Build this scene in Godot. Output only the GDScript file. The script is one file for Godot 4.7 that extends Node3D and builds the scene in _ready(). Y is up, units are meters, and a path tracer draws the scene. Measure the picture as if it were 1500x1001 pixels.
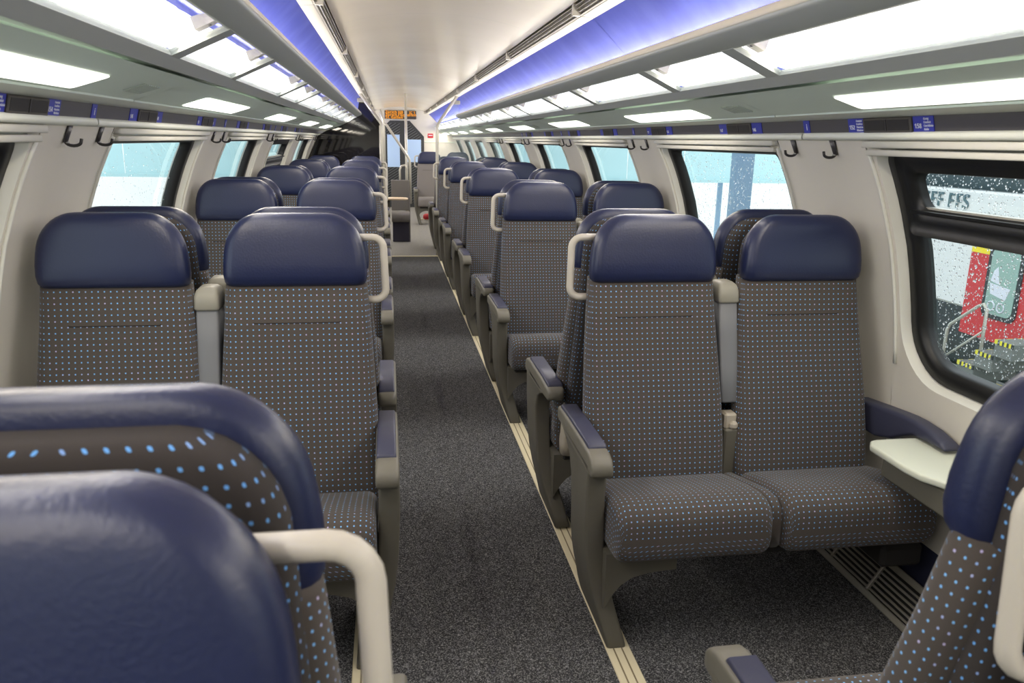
extends Node3D
# Upper deck of a double-deck railway carriage. Metres, y up, the carriage runs along -z.
# "o" is the distance from the middle of the aisle, s = -1 / +1 the side of the carriage.

const XC := 0.255            # x of the aisle's middle (the camera stands at x = 0)
const ZFRONT := 3.0          # closed end behind the camera
const ZEND := -16.2          # end wall with the door
const ZPART := -9.52         # glass partitions
const PER := 1.765           # bay length
const ZU := -2.29            # middle of the first back-to-back seat pair
var M := {}
var taken := {}

# ------------------------------------------------------------------ mesh builder
class G:
	var st := SurfaceTool.new()
	var xf := Transform3D.IDENTITY
	var flip := false
	func _init(smooth := true):
		st.begin(Mesh.PRIMITIVE_TRIANGLES)
		sm(smooth)
	func sm(on: bool) -> G:
		st.set_smooth_group(0 if on else -1)
		return self
	func at(t: Transform3D) -> G:
		xf = t
		flip = t.basis.determinant() < 0.0
		return self
	func v(p: Vector3, uv: Vector2) -> void:
		st.set_uv(uv)
		st.add_vertex(xf * p)
	func tri(a: Vector3, b: Vector3, c: Vector3, ua := Vector2.ZERO, ub := Vector2.ZERO, uc := Vector2.ZERO) -> void:
		if flip:
			v(a, ua); v(c, uc); v(b, ub)
		else:
			v(a, ua); v(b, ub); v(c, uc)
	func quad(a: Vector3, b: Vector3, c: Vector3, d: Vector3, ua := Vector2(0, 0), ub := Vector2(1, 0), uc := Vector2(1, 1), ud := Vector2(0, 1)) -> void:
		tri(a, b, c, ua, ub, uc)
		tri(a, c, d, ua, uc, ud)
	func box(c: Vector3, size: Vector3, bev := 0.0) -> G:
		# chamfered box, faces turned outwards (clockwise seen from outside)
		st.set_smooth_group(-1)
		var h := size / 2.0
		var b := minf(bev, minf(h.x, minf(h.y, h.z)) * 0.95)
		if b <= 0.0:
			b = 0.0
		for ax in 3:
			for sg in [-1.0, 1.0]:
				var u := (ax + 1) % 3
				var w := (ax + 2) % 3
				var q := []
				for k in [[-1, -1], [1, -1], [1, 1], [-1, 1]]:
					var p := Vector3.ZERO
					p[ax] = sg * h[ax]
					p[u] = k[0] * (h[u] - b)
					p[w] = k[1] * (h[w] - b)
					q.append(c + p)
				if sg > 0:
					quad(q[3], q[2], q[1], q[0])
				else:
					quad(q[0], q[1], q[2], q[3])
		if b > 0.0:
			for ax in 3:
				var u := (ax + 1) % 3
				var w := (ax + 2) % 3
				for su in [-1.0, 1.0]:
					for sw in [-1.0, 1.0]:
						var p0 := Vector3.ZERO
						var p1 := Vector3.ZERO
						p0[u] = su * h[u]; p0[w] = sw * (h[w] - b)
						p1[u] = su * (h[u] - b); p1[w] = sw * h[w]
						var lo := Vector3.ZERO
						var hi := Vector3.ZERO
						lo[ax] = -(h[ax] - b)
						hi[ax] = h[ax] - b
						if su * sw > 0:
							quad(c + p0 + hi, c + p1 + hi, c + p1 + lo, c + p0 + lo)
						else:
							quad(c + p0 + lo, c + p1 + lo, c + p1 + hi, c + p0 + hi)
			for sx in [-1.0, 1.0]:
				for sy in [-1.0, 1.0]:
					for sz in [-1.0, 1.0]:
						var k := Vector3(sx, sy, sz)
						var a := c + Vector3(sx * h.x, sy * (h.y - b), sz * (h.z - b))
						var e := c + Vector3(sx * (h.x - b), sy * h.y, sz * (h.z - b))
						var f := c + Vector3(sx * (h.x - b), sy * (h.y - b), sz * h.z)
						if k.x * k.y * k.z > 0:
							tri(a, f, e)
						else:
							tri(a, e, f)
		return self
	func ring(hw: float, b0: float, b1: float, r: float, m: int, nc: int) -> Array:
		# rounded rectangle from the back's middle round the front and back again
		var rr := minf(r, minf(hw, (b1 - b0) / 2.0) * 0.999)
		var pts := []
		for i in m:
			pts.append(Vector2(lerpf(0.0, -(hw - rr), float(i) / m), b0))
		for i in nc + 1:
			var t := float(i) / nc * PI / 2.0
			pts.append(Vector2(-(hw - rr) - rr * sin(t), b0 + rr - rr * cos(t)))
		for i in nc + 1:
			var t := float(i) / nc * PI / 2.0
			pts.append(Vector2(-(hw - rr) - rr * cos(t), b1 - rr + rr * sin(t)))
		for i in range(1, 2 * m):
			pts.append(Vector2(lerpf(-(hw - rr), hw - rr, float(i) / (2 * m)), b1))
		for i in nc + 1:
			var t := float(i) / nc * PI / 2.0
			pts.append(Vector2(hw - rr + rr * sin(t), b1 - rr + rr * cos(t)))
		for i in nc + 1:
			var t := float(i) / nc * PI / 2.0
			pts.append(Vector2(hw - rr + rr * cos(t), b0 + rr - rr * sin(t)))
		for i in range(1, m + 1):
			pts.append(Vector2(lerpf(hw - rr, 0.0, float(i) / m), b0))
		return pts
	func loft(rows: Array, r: float, m := 3, nc := 4, us := 1.0) -> G:
		# rows: [origin, across, up, half width, b0, b1]; closed by fans; uv in metres * us
		st.set_smooth_group(0)
		var prev := []
		var pu := []
		var vv := 0.0
		var last := Vector3.ZERO
		var wide := 0.0
		for row in rows:
			wide = maxf(wide, row[3])
		for j in rows.size():
			var w: Array = rows[j]
			var rg := ring(w[3], w[4], w[5], w[6] if w.size() > 6 else r, m, nc)
			var p := []
			var u := []
			for i in rg.size():
				var q: Vector2 = rg[i]
				p.append(w[0] + w[1] * q.x + w[2] * q.y)
				var sg := -1.0 if i < rg.size() / 2 else 1.0
				if q.y < w[5] - 0.5 * minf(r, (w[5] - w[4]) / 2.0):
					u.append(sg * (2.0 * wide - absf(q.x) + (w[5] - q.y)))
				else:
					u.append(q.x + sg * (w[5] - q.y))
			var front: Vector3 = w[0] + w[2] * w[5]
			if j > 0:
				vv += front.distance_to(last)
			last = front
			for i in u.size():
				u[i] = Vector2(u[i], -vv) * us
			if j == 0:
				var c: Vector3 = w[0] + w[2] * (w[4] + w[5]) / 2.0
				for i in p.size() - 1:
					tri(c, p[i], p[i + 1], Vector2(0, -vv) * us, u[i], u[i + 1])
			else:
				for i in p.size() - 1:
					quad(prev[i], p[i], p[i + 1], prev[i + 1], pu[i], u[i], u[i + 1], pu[i + 1])
			if j == rows.size() - 1:
				var c: Vector3 = w[0] + w[2] * (w[4] + w[5]) / 2.0
				for i in p.size() - 1:
					tri(c, p[i + 1], p[i], Vector2(0, -vv) * us, u[i + 1], u[i])
			prev = p
			pu = u
		return self
	func tube(path: Array, r: float, n := 10) -> G:
		st.set_smooth_group(0)
		var prev := []
		var side := Vector3.ZERO
		for j in path.size():
			var p: Vector3 = path[j]
			var d: Vector3 = (path[mini(j + 1, path.size() - 1)] - path[maxi(j - 1, 0)]).normalized()
			if j == 0:
				side = d.cross(Vector3.UP if absf(d.y) < 0.9 else Vector3.RIGHT).normalized()
			side = (side - d * side.dot(d)).normalized()
			var up := side.cross(d)
			var c := []
			for i in n + 1:
				var t := TAU * i / n
				c.append(p + (side * cos(t) + up * sin(t)) * r)
			for i in n:
				if j == 0:
					tri(p, c[i], c[i + 1])
				else:
					quad(prev[i], c[i], c[i + 1], prev[i + 1])
				if j == path.size() - 1:
					tri(p, c[i + 1], c[i])
			prev = c
		return self
	func sheet(prof: Array, z0: float, z1: float, nz := 1, smooth := true) -> G:
		# profile (array of Vector2 = x, y) swept from z0 to z1; uv in metres
		st.set_smooth_group(0 if smooth else -1)
		var L := 0.0
		for i in prof.size() - 1:
			var a: Vector2 = prof[i]
			var b: Vector2 = prof[i + 1]
			var l2 := L + a.distance_to(b)
			for k in nz:
				var za := lerpf(z0, z1, float(k) / nz)
				var zb := lerpf(z0, z1, float(k + 1) / nz)
				quad(Vector3(a.x, a.y, za), Vector3(b.x, b.y, za), Vector3(b.x, b.y, zb), Vector3(a.x, a.y, zb), Vector2(za, L), Vector2(za, l2), Vector2(zb, l2), Vector2(zb, L))
			L = l2
		return self
	func prism(prof: Array, z0: float, z1: float, smooth := false) -> G:
		# closed profile swept along z, with flat ends
		var c := prof.duplicate()
		c.append(prof[0])
		sheet(c, z0, z1, 1, smooth)
		st.set_smooth_group(-1)
		var pp := PackedVector2Array(prof)
		var ix := Geometry2D.triangulate_polygon(pp)
		for i in range(0, ix.size(), 3):
			for z in [z0, z1]:
				var a := Vector3(pp[ix[i]].x, pp[ix[i]].y, z)
				var b := Vector3(pp[ix[i + 1]].x, pp[ix[i + 1]].y, z)
				var e := Vector3(pp[ix[i + 2]].x, pp[ix[i + 2]].y, z)
				if z == z1:
					tri(a, b, e)
				else:
					tri(a, e, b)
		return self
	func mesh(mat: Material) -> ArrayMesh:
		st.generate_normals()
		var m := st.commit()
		m.surface_set_material(0, mat)
		return m

# ------------------------------------------------------------------ scene helpers
func numbered(n: String) -> String:
	if not taken.has(n):
		taken[n] = 0
		return n
	taken[n] += 1
	return "%s_%03d" % [n, taken[n]]

func tag(o: Node, label := "", category := "", group := "", kind := "") -> Node:
	if label: o.set_meta("label", label)
	if category: o.set_meta("category", category)
	if group: o.set_meta("group", group)
	if kind: o.set_meta("kind", kind)
	return o

func thing(called: String, at: Vector3, label: String, category: String, group := "", turn := 0.0) -> Node3D:
	var o := Node3D.new()
	o.name = numbered(called)
	add_child(o)
	o.position = at
	o.rotation.y = turn
	tag(o, label, category, group)
	return o

func structure(called: String, at := Vector3.ZERO) -> Node3D:
	var o := Node3D.new()
	o.name = numbered(called)
	add_child(o)
	o.position = at
	tag(o, "", "", "", "structure")
	return o

func part(called: String, mesh: Mesh, parent: Node, at := Vector3.ZERO, label := "") -> MeshInstance3D:
	var o := MeshInstance3D.new()
	o.name = called
	o.mesh = mesh
	parent.add_child(o, true)
	o.position = at
	if label: o.set_meta("label", label)
	return o

func copy_of(o: Node3D, called: String) -> Node3D:
	var c: Node3D = o.duplicate()
	c.name = numbered(called)
	add_child(c)
	return c

const ORD := ["first", "second", "third", "fourth", "fifth", "sixth", "seventh", "eighth", "ninth", "tenth", "eleventh", "twelfth", "thirteenth", "fourteenth", "fifteenth"]

func nth(z: float, pitch: float, from: float) -> String:
	# count along the carriage from the partition (before it) or beyond it
	var n := (z - from) / pitch
	return ORD[clampi(int(n), 0, 14)] + " from the partition" if n >= 0.0 else ORD[clampi(int(-n), 0, 14)] + " beyond the partition"

func side_of(s: float) -> String:
	return "staircase side" if s < 0 else "wet window side"

func X(s: float, o: float) -> float:
	return XC + s * o

func area(parent: Node, pos: Vector3, dir: Vector3, along: Vector3, size: Vector2, energy: float, col: Color) -> void:
	var l := AreaLight3D.new()
	l.name = "light"
	parent.add_child(l, true)
	var z := -dir.normalized()
	var x := (along - z * along.dot(z)).normalized()
	var y := z.cross(x)
	l.transform = Transform3D(Basis(x, y, z), pos)
	l.area_size = size
	l.light_energy = energy
	l.light_color = col
	l.shadow_enabled = true
	l.area_range = 20.0

# ------------------------------------------------------------------ materials
func mat(called: String, c: Color, rough := 0.6, metal := 0.0, spec := 0.5) -> StandardMaterial3D:
	var m := StandardMaterial3D.new()
	m.resource_name = called
	m.albedo_color = c
	m.roughness = rough
	m.metallic = metal
	m.metallic_specular = spec
	M[called] = m
	return m

func c8(r: float, g: float, b: float) -> Color:
	return Color(r / 255.0, g / 255.0, b / 255.0)

func fabric_image(base: Color, dot: Color, dot2: Color, sd: int) -> ImageTexture:
	var n := 512
	var im := Image.create(n, n, false, Image.FORMAT_RGB8)
	var rng := RandomNumberGenerator.new()
	rng.seed = sd
	var cell := 64
	var tint := []
	for i in 64:
		tint.append(rng.randf())
	for y in n:
		for x in n:
			var w := 0.88 + 0.14 * rng.randf() + (0.05 if (x / 3 + y / 3) % 2 == 0 else -0.05)
			var c := base * w
			var cx := (x % cell) - 32.0
			var cy := (y % cell) - 32.0
			if absf(cx) < 7.5 and absf(cy) < 7.5 and absf(cx) + absf(cy) < 11.5:
				var t: float = tint[(y / cell) * 8 + x / cell]
				c = dot.lerp(dot2, clampf((t - 0.75) * 4.0, 0, 1)) * (0.85 + 0.2 * rng.randf())
			im.set_pixel(x, y, Color(c.r, c.g, c.b))
	return ImageTexture.create_from_image(im)

func speckle(n: int, base: Color, light: Color, share: float, sd: int) -> ImageTexture:
	var im := Image.create(n, n, false, Image.FORMAT_RGB8)
	var rng := RandomNumberGenerator.new()
	rng.seed = sd
	for y in n:
		for x in n:
			var r := rng.randf()
			var c := base * (0.65 + 0.7 * rng.randf())
			if r < share:
				c = base.lerp(light, 0.5 + 0.5 * rng.randf())
			im.set_pixel(x, y, Color(c.r, c.g, c.b))
	return ImageTexture.create_from_image(im)

func noise_tex(freq: float, a: Color, b: Color, sd: int, n := 512, oct := 4) -> NoiseTexture2D:
	var fn := FastNoiseLite.new()
	fn.seed = sd
	fn.frequency = freq
	fn.fractal_octaves = oct
	var t := NoiseTexture2D.new()
	t.width = n
	t.height = n
	t.seamless = true
	t.noise = fn
	var gr := Gradient.new()
	gr.set_color(0, a)
	gr.set_color(1, b)
	t.color_ramp = gr
	return t

func triplanar(m: StandardMaterial3D, tex: Texture2D, scale: float) -> StandardMaterial3D:
	m.albedo_color = Color.WHITE
	m.albedo_texture = tex
	m.uv1_triplanar = true
	m.uv1_world_triplanar = true
	m.uv1_scale = Vector3.ONE * scale
	return m

func bumpy(m: StandardMaterial3D, freq: float, cm: float, scale: float, sd: int, tri := true) -> void:
	m.heightmap_enabled = true
	m.heightmap_texture = noise_tex(freq, Color.BLACK, Color.WHITE, sd, 256, 3)
	m.heightmap_scale = cm
	if tri:
		m.uv1_triplanar = true
		m.uv1_scale = Vector3.ONE * scale

func glow(called: String, c: Color, e: float) -> StandardMaterial3D:
	var m := mat(called, Color(0.9, 0.9, 0.9), 0.5)
	m.emission_enabled = true
	m.emission = c
	m.emission_energy_multiplier = e
	return m

func materials() -> void:
	var f := mat("dotted_fabric", Color.WHITE, 0.9)
	f.albedo_texture = fabric_image(c8(74, 67, 62), c8(124, 186, 244), c8(190, 180, 222), 3)
	f.rim_enabled = true
	f.rim = 0.25
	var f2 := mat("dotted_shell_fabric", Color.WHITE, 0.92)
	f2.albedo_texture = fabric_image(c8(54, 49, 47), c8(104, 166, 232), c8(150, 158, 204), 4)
	var g := mat("grey_fabric", c8(118, 113, 110), 0.9)
	g.rim_enabled = true
	g.rim = 0.2
	var l := mat("navy_leather", c8(31, 38, 70), 0.35, 0.0, 0.5)
	bumpy(l, 0.08, 0.025, 6.0, 11)
	mat("navy_pad", c8(56, 58, 78), 0.42)
	mat("frame_grey", c8(92, 89, 80), 0.55)
	mat("arm_grey", c8(104, 101, 91), 0.5)
	mat("frame_light", c8(140, 137, 126), 0.5)
	mat("console_grey", c8(110, 112, 116), 0.6)
	mat("shell_beige", c8(168, 160, 146), 0.6)
	mat("handle_cream", c8(192, 186, 174), 0.4)
	mat("under_dark", c8(38, 37, 36), 0.8)
	mat("thread", c8(40, 36, 35), 0.9)
	var cp := mat("carpet", Color.WHITE, 1.0, 0.0, 0.2)
	triplanar(cp, speckle(512, c8(56, 56, 58), c8(150, 150, 150), 0.30, 5), 0.9)
	cp.detail_enabled = false
	var cp2 := mat("vestibule_floor", Color.WHITE, 0.8, 0.0, 0.3)
	triplanar(cp2, speckle(256, c8(120, 117, 112), c8(150, 148, 140), 0.2, 6), 2.0)
	mat("strip_cream", c8(208, 198, 168), 0.5)
	mat("strip_groove", c8(120, 108, 84), 0.7)
	var w := mat("wall_cream", Color.WHITE, 0.55)
	triplanar(w, noise_tex(0.006, c8(211, 207, 197), c8(218, 214, 205), 21), 0.7)
	mat("trim_white", c8(222, 222, 214), 0.45)
	mat("blind_cream", c8(206, 205, 196), 0.5)
	mat("rubber_black", c8(20, 21, 22), 0.45)
	mat("joint_dark", c8(70, 62, 56), 0.8)
	mat("panel_grey_green", c8(216, 229, 217), 0.5)
	mat("rack_grey", c8(174, 179, 174), 0.45)
	mat("rail_lip", c8(222, 214, 196), 0.45)
	mat("cove_light", c8(226, 229, 219), 0.5)
	mat("band_charcoal", c8(78, 76, 80), 0.45)
	mat("device_grey", c8(76, 73, 70), 0.6)
	mat("device_dark", c8(44, 42, 42), 0.7)
	mat("plate_blue", c8(52, 60, 170), 0.5)
	mat("lettering", c8(225, 228, 240), 0.6)
	mat("hook_dark", c8(52, 50, 52), 0.4)
	mat("hook_clip", c8(150, 150, 150), 0.3)
	var b := mat("ceiling_blue", Color.WHITE, 0.5, 0.0, 0.4)
	triplanar(b, noise_tex(0.012, c8(60, 71, 172), c8(92, 103, 194), 31, 512, 5), 0.8)
	var ce := mat("ceiling_satin", Color.WHITE, 0.24, 0.0, 0.65)
	triplanar(ce, noise_tex(0.004, c8(222, 211, 190), c8(229, 219, 200), 32), 0.5)
	mat("strip_white", c8(236, 230, 216), 0.5)
	mat("slot_dark", c8(150, 145, 134), 0.7)
	mat("slat_metal", c8(190, 184, 172), 0.35)
	glow("lamp_glow", Color(1.0, 0.985, 0.95), 1.6)
	glow("tube_glow", Color(0.97, 0.99, 1.0), 1.5)
	var gl := mat("window_glass", Color(0.62, 0.85, 0.85, 0.05), 0.02)
	gl.transparency = BaseMaterial3D.TRANSPARENCY_ALPHA
	var rg := mat("rack_glass", Color(0.9, 0.95, 0.97, 0.05), 0.04)
	rg.transparency = BaseMaterial3D.TRANSPARENCY_ALPHA
	var pg := mat("partition_glass", Color(0.75, 0.85, 0.85, 0.06), 0.03)
	pg.transparency = BaseMaterial3D.TRANSPARENCY_ALPHA
	mat("partition_dark", c8(34, 32, 33), 0.03, 0.25, 1.0)
	var dr := mat("water", Color(1, 1, 1, 0.0), 0.0)
	dr.refraction_enabled = true
	dr.refraction_scale = 0.033
	mat("table_top", c8(208, 212, 198), 0.45)
	mat("table_box", c8(98, 96, 86), 0.6)
	mat("plinth_navy", c8(34, 38, 62), 0.7)
	mat("grille_grey", c8(146, 142, 132), 0.45, 0.2)
	mat("steel", c8(196, 192, 180), 0.35, 0.3)
	mat("door_frame", c8(52, 54, 56), 0.5)
	mat("door_pattern", c8(34, 36, 38), 0.35)
	mat("door_line", c8(104, 108, 110), 0.6)
	mat("door_painted_light", c8(176, 204, 240), 0.4)  # bluish vestibule light behind the door, put into the pane colour
	mat("display_black", c8(58, 48, 48), 0.4)
	glow("display_amber", Color(1.0, 0.62, 0.03), 0.62).albedo_color = c8(120, 80, 10)
	mat("red_sign", c8(176, 30, 40), 0.5)
	mat("beech", c8(214, 190, 160), 0.5)
	mat("end_grey", c8(112, 108, 104), 0.7)
	mat("end_navy", c8(50, 47, 62), 0.7)
	# outside
	mat("ground", c8(226, 226, 222), 0.9)
	var sh := mat("gable_sheet", c8(206, 228, 230), 0.7)
	sh.backlight_enabled = true
	sh.backlight = c8(200, 226, 228)
	mat("hall_column", c8(128, 156, 182), 0.6)
	mat("train_white", c8(232, 233, 232), 0.5)
	mat("train_black", c8(40, 43, 48), 0.5)
	mat("train_roof", c8(70, 88, 94), 0.5)
	mat("train_red", c8(206, 44, 52), 0.45)
	mat("train_yellow", c8(246, 222, 40), 0.5)
	mat("train_pane", c8(148, 178, 168), 0.2)
	mat("train_letters", c8(78, 104, 112), 0.6)
	mat("step_yellow", c8(238, 226, 60), 0.6)
	mat("platform", c8(120, 122, 118), 0.9)
	mat("roof_outer", c8(150, 150, 150), 0.7)

# ------------------------------------------------------------------ the double seat
const BACK := [[0.37, 0.270, 0.213], [0.43, 0.260, 0.214], [0.50, 0.247, 0.214], [0.62, 0.217, 0.211], [0.75, 0.180, 0.204], [0.86, 0.152, 0.197], [0.968, 0.130, 0.190]]

func back_at(y: float) -> float:
	for i in BACK.size() - 1:
		if y <= BACK[i + 1][0]:
			return lerpf(BACK[i][1], BACK[i + 1][1], clampf((y - BACK[i][0]) / (BACK[i + 1][0] - BACK[i][0]), 0, 1))
	return BACK[-1][1]

func make_seat(m: float, plain: bool) -> Node3D:
	# built facing +z; aisle at -x when m = 1; local x = m * (o - 0.75), z from the middle of the pair
	var root := Node3D.new()
	var t := Transform3D(Basis(Vector3(m, 0, 0), Vector3.UP, Vector3.BACK), Vector3(-0.75 * m, 0, 0))
	var cloth: Material = M.grey_fabric if plain else M.dotted_fabric
	var rear: Material = M.grey_fabric if plain else M.dotted_shell_fabric
	var us := 1.0 / 0.124
	var rx := Vector3.RIGHT
	var zz := Vector3.BACK
	for c in [[0.51, 0], [0.978, 1]]:
		var cx: float = c[0]
		# fabric back pad
		var rows := []
		rows.append([Vector3(cx, 0.355, 0), rx, zz, 0.200, 0.215, 0.262])
		for b in BACK:
			rows.append([Vector3(cx, b[0], 0), rx, zz, b[2], b[1] - 0.078, b[1]])
		var bk := part("backrest", G.new().at(t).loft(rows, 0.032, 4, 4, us).mesh(cloth), root)
		# stitched seam across the back, a shallow ridge
		var sy := 0.862
		part("stitched_seam", G.new().at(t).tube([Vector3(cx - 0.115, sy, back_at(sy) + 0.0005), Vector3(cx - 0.112, sy - 0.002, back_at(sy) + 0.0012), Vector3(cx + 0.112, sy - 0.002, back_at(sy) + 0.0012), Vector3(cx + 0.115, sy, back_at(sy) + 0.0005)], 0.0014, 5).mesh(M.thread), bk)
		# leather headrest
		rows = []
		var prof := [[0.957, 0.122, 0.082, 0.178], [0.960, 0.136, 0.078, 0.185], [0.970, 0.144, 0.075, 0.1895], [0.99, 0.147, 0.074, 0.1915], [1.02, 0.146, 0.073, 0.1900], [1.05, 0.142, 0.072, 0.187]]
		for p in prof:
			rows.append([Vector3(cx, p[0], 0), rx, zz, p[3], p[2], p[1], 0.03])
		for i in range(1, 11):
			var a := float(i) / 10.0 * PI / 2.0 * 0.985
			var y := 1.052 + 0.101 * sin(a)
			var hw := 0.186 - 0.088 * (1.0 - cos(a)) - 0.008 * sin(a)
			var zf := 0.142 - 0.012 * sin(a) - 0.026 * pow(1.0 - cos(a), 2.0)
			var zb := 0.072 + 0.014 * pow(1.0 - cos(a), 2.0)
			rows.append([Vector3(cx, y, 0), rx, zz, hw, zb, zf, 0.03])
		rows.append([Vector3(cx, 1.1538, 0), rx, zz, 0.075, 0.094, 0.098, 0.002])
		part("headrest", G.new().at(t).loft(rows, 0.03, 4, 4, 1.0).mesh(M.navy_leather), root, Vector3.ZERO, "navy leather headrest")
		# fabric shell behind
		rows = []
		for q in [[0.46, 0.115, 0.180, 0.186], [0.60, 0.088, 0.140, 0.186], [0.75, 0.062, 0.104, 0.182], [0.90, 0.040, 0.082, 0.176], [1.00, 0.030, 0.078, 0.172]]:
			rows.append([Vector3(cx, q[0], 0), rx, zz, q[3], q[1], q[2] + 0.01])
		for i in range(1, 8):
			var a := float(i) / 7.0 * PI / 2.0 * 0.97
			rows.append([Vector3(cx, 1.03 + 0.098 * sin(a), 0), rx, zz, 0.171 - 0.09 * (1.0 - cos(a)), 0.028 + 0.02 * pow(1.0 - cos(a), 2.0), 0.086])
		part("back_shell", G.new().at(t).loft(rows, 0.022, 3, 3, us).mesh(rear), root)
		rows = []
		for q in [[0.30, 0.150, 0.215], [0.34, 0.140, 0.225], [0.44, 0.120, 0.205], [0.485, 0.112, 0.186], [0.49, 0.118, 0.180]]:
			rows.append([Vector3(cx, q[0], 0), rx, zz, 0.192, q[1], q[2]])
		part("shell_base", G.new().at(t).loft(rows, 0.02, 2, 3).mesh(M.shell_beige), root)
		# cushion
		var o0: float = [0.304, 0.770][c[1]]
		var o1: float = [0.733, 1.214][c[1]]
		rows = []
		for q in [[0.215, 0.385, 0.300, 0.96], [0.225, 0.392, 0.290, 1.0], [0.33, 0.418, 0.285, 1.0], [0.42, 0.440, 0.284, 1.0], [0.48, 0.450, 0.284, 1.0], [0.515, 0.449, 0.286, 1.0], [0.535, 0.441, 0.290, 0.995], [0.550, 0.426, 0.298, 0.985], [0.558, 0.406, 0.312, 0.97], [0.560, 0.385, 0.330, 0.955], [0.5605, 0.368, 0.345, 0.95], [0.5605, 0.358, 0.352, 0.94]]:
			rows.append([Vector3((o0 + o1) / 2.0, 0, q[0]), rx, Vector3.UP, (o1 - o0) / 2.0 * q[3], q[2], q[1]])
		part("seat_cushion", G.new().at(t).loft(rows, 0.03, 5, 4, us).mesh(cloth), root)
	# narrow pad between the cushions
	var rw := []
	for q in [[0.20, 0.38], [0.33, 0.408], [0.45, 0.434], [0.495, 0.436], [0.520, 0.420], [0.528, 0.385]]:
		rw.append([Vector3(0.7515, 0, q[0]), rx, Vector3.UP, 0.018, 0.30, q[1]])
	part("middle_pad", G.new().at(t).loft(rw, 0.012, 1, 3, us).mesh(cloth), root)
	# folded middle armrest
	rw = []
	for y: float in [0.60, 0.605, 0.7, 0.8, 0.896]:
		var k := 0.0 if y > 0.601 else 0.004
		rw.append([Vector3(0.750, y, 0), rx, zz, 0.029 - k, back_at(y) - 0.105, back_at(y) - 0.022 - k])
	var ca := part("middle_armrest", G.new().at(t).loft(rw, 0.006, 1, 2).mesh(M.console_grey), root)
	rw = []
	for q in [[0.892, 0.031, 0.0], [0.898, 0.033, 0.004], [0.93, 0.032, 0.004], [0.944, 0.028, -0.002], [0.952, 0.020, -0.014]]:
		rw.append([Vector3(0.750, q[0], 0), rx, zz, q[1], back_at(q[0]) - 0.10 - q[2], back_at(q[0]) - 0.018 + q[2]])
	part("end_cap", G.new().at(t).loft(rw, 0.009, 1, 3).mesh(M.frame_light), ca, Vector3.ZERO, "pale grey end cap")
	part("hinge", G.new().at(t).box(Vector3(0.750, 0.545, 0.192), Vector3(0.040, 0.05, 0.045), 0.006).box(Vector3(0.757, 0.535, 0.216), Vector3(0.026, 0.026, 0.026), 0.008).mesh(M.shell_beige), ca)
	part("middle_post", G.new().at(t).box(Vector3(0.750, 0.45, 0.190), Vector3(0.044, 0.15, 0.07), 0.006).mesh(M.frame_grey), root)
	# aisle leg, bowed towards the aisle
	rw = []
	for q in [[0.002, 0.312, 0.500, 0.20], [0.012, 0.310, 0.502, 0.18], [0.05, 0.300, 0.490, 0.185], [0.10, 0.287, 0.474, 0.21], [0.16, 0.271, 0.462, 0.235], [0.22, 0.258, 0.454, 0.255], [0.28, 0.250, 0.452, 0.27], [0.36, 0.246, 0.456, 0.28], [0.44, 0.243, 0.462, 0.28], [0.49, 0.243, 0.466, 0.25], [0.515, 0.243, 0.470, 0.20], [0.535, 0.243, 0.472, 0.14]]:
		rw.append([Vector3(q[1] + 0.027, q[0], 0), rx, zz, 0.027, q[3], q[2]])
	part("leg", G.new().at(t).loft(rw, 0.009, 1, 3).mesh(M.frame_grey), root)
	# bracket and beam under the cushions
	var pf := []
	for q in [[0.30, 0.285], [0.30, 0.12], [0.325, 0.165], [0.345, 0.19], [0.375, 0.21], [0.42, 0.222], [0.50, 0.228], [0.50, 0.285]]:
		pf.append(Vector2(q[0], q[1]))
	part("bracket", G.new(false).at(t).prism(pf, 0.20, 0.485).mesh(M.frame_grey), root)
	part("seat_pan", G.new().at(t).box(Vector3(0.77, 0.275, 0.345), Vector3(0.88, 0.026, 0.30), 0.008).box(Vector3(0.75, 0.235, 0.30), Vector3(0.90, 0.05, 0.10), 0.008).mesh(M.under_dark), root)
	part("wall_bracket", G.new().at(t).box(Vector3(1.17, 0.225, 0.42), Vector3(0.13, 0.07, 0.16), 0.012).mesh(M.under_dark), root)
	# aisle armrest
	rw = []
	for q in [[0.075, 0.535, 0.560, 0.022], [0.085, 0.527, 0.570, 0.029], [0.20, 0.522, 0.574, 0.030], [0.40, 0.518, 0.574, 0.030], [0.46, 0.514, 0.571, 0.030], [0.485, 0.512, 0.563, 0.030], [0.498, 0.514, 0.552, 0.029], [0.503, 0.522, 0.540, 0.026]]:
		rw.append([Vector3(0.273, 0, q[0]), rx, Vector3.UP, q[3], q[1], q[2]])
	var ar := part("armrest", G.new().at(t).loft(rw, 0.010, 2, 4).mesh(M.arm_grey), root)
	rw = []
	for q in [[0.100, 0.572, 0.0238], [0.103, 0.580, 0.025], [0.25, 0.583, 0.025], [0.432, 0.582, 0.025], [0.438, 0.576, 0.0245]]:
		rw.append([Vector3(0.275, 0, q[0]), rx, Vector3.UP, q[2], 0.562, q[1]])
	part("armrest_pad", G.new().at(t).loft(rw, 0.005, 2, 3).mesh(M.navy_pad), ar, Vector3.ZERO, "dark violet blue pad")
	# armrest on the wall side
	rw = []
	for q in [[0.11, 0.50, 0.572], [0.13, 0.49, 0.578], [0.24, 0.490, 0.590], [0.32, 0.512, 0.598], [0.37, 0.540, 0.602], [0.41, 0.557, 0.602], [0.47, 0.561, 0.597], [0.52, 0.562, 0.585], [0.545, 0.564, 0.573]]:
		rw.append([Vector3(1.232, 0, q[0]), rx, Vector3.UP, 0.027, q[1], q[2]])
	part("wall_armrest", G.new().at(t).loft(rw, 0.012, 2, 4).mesh(M.navy_pad), root)
	return root

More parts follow.
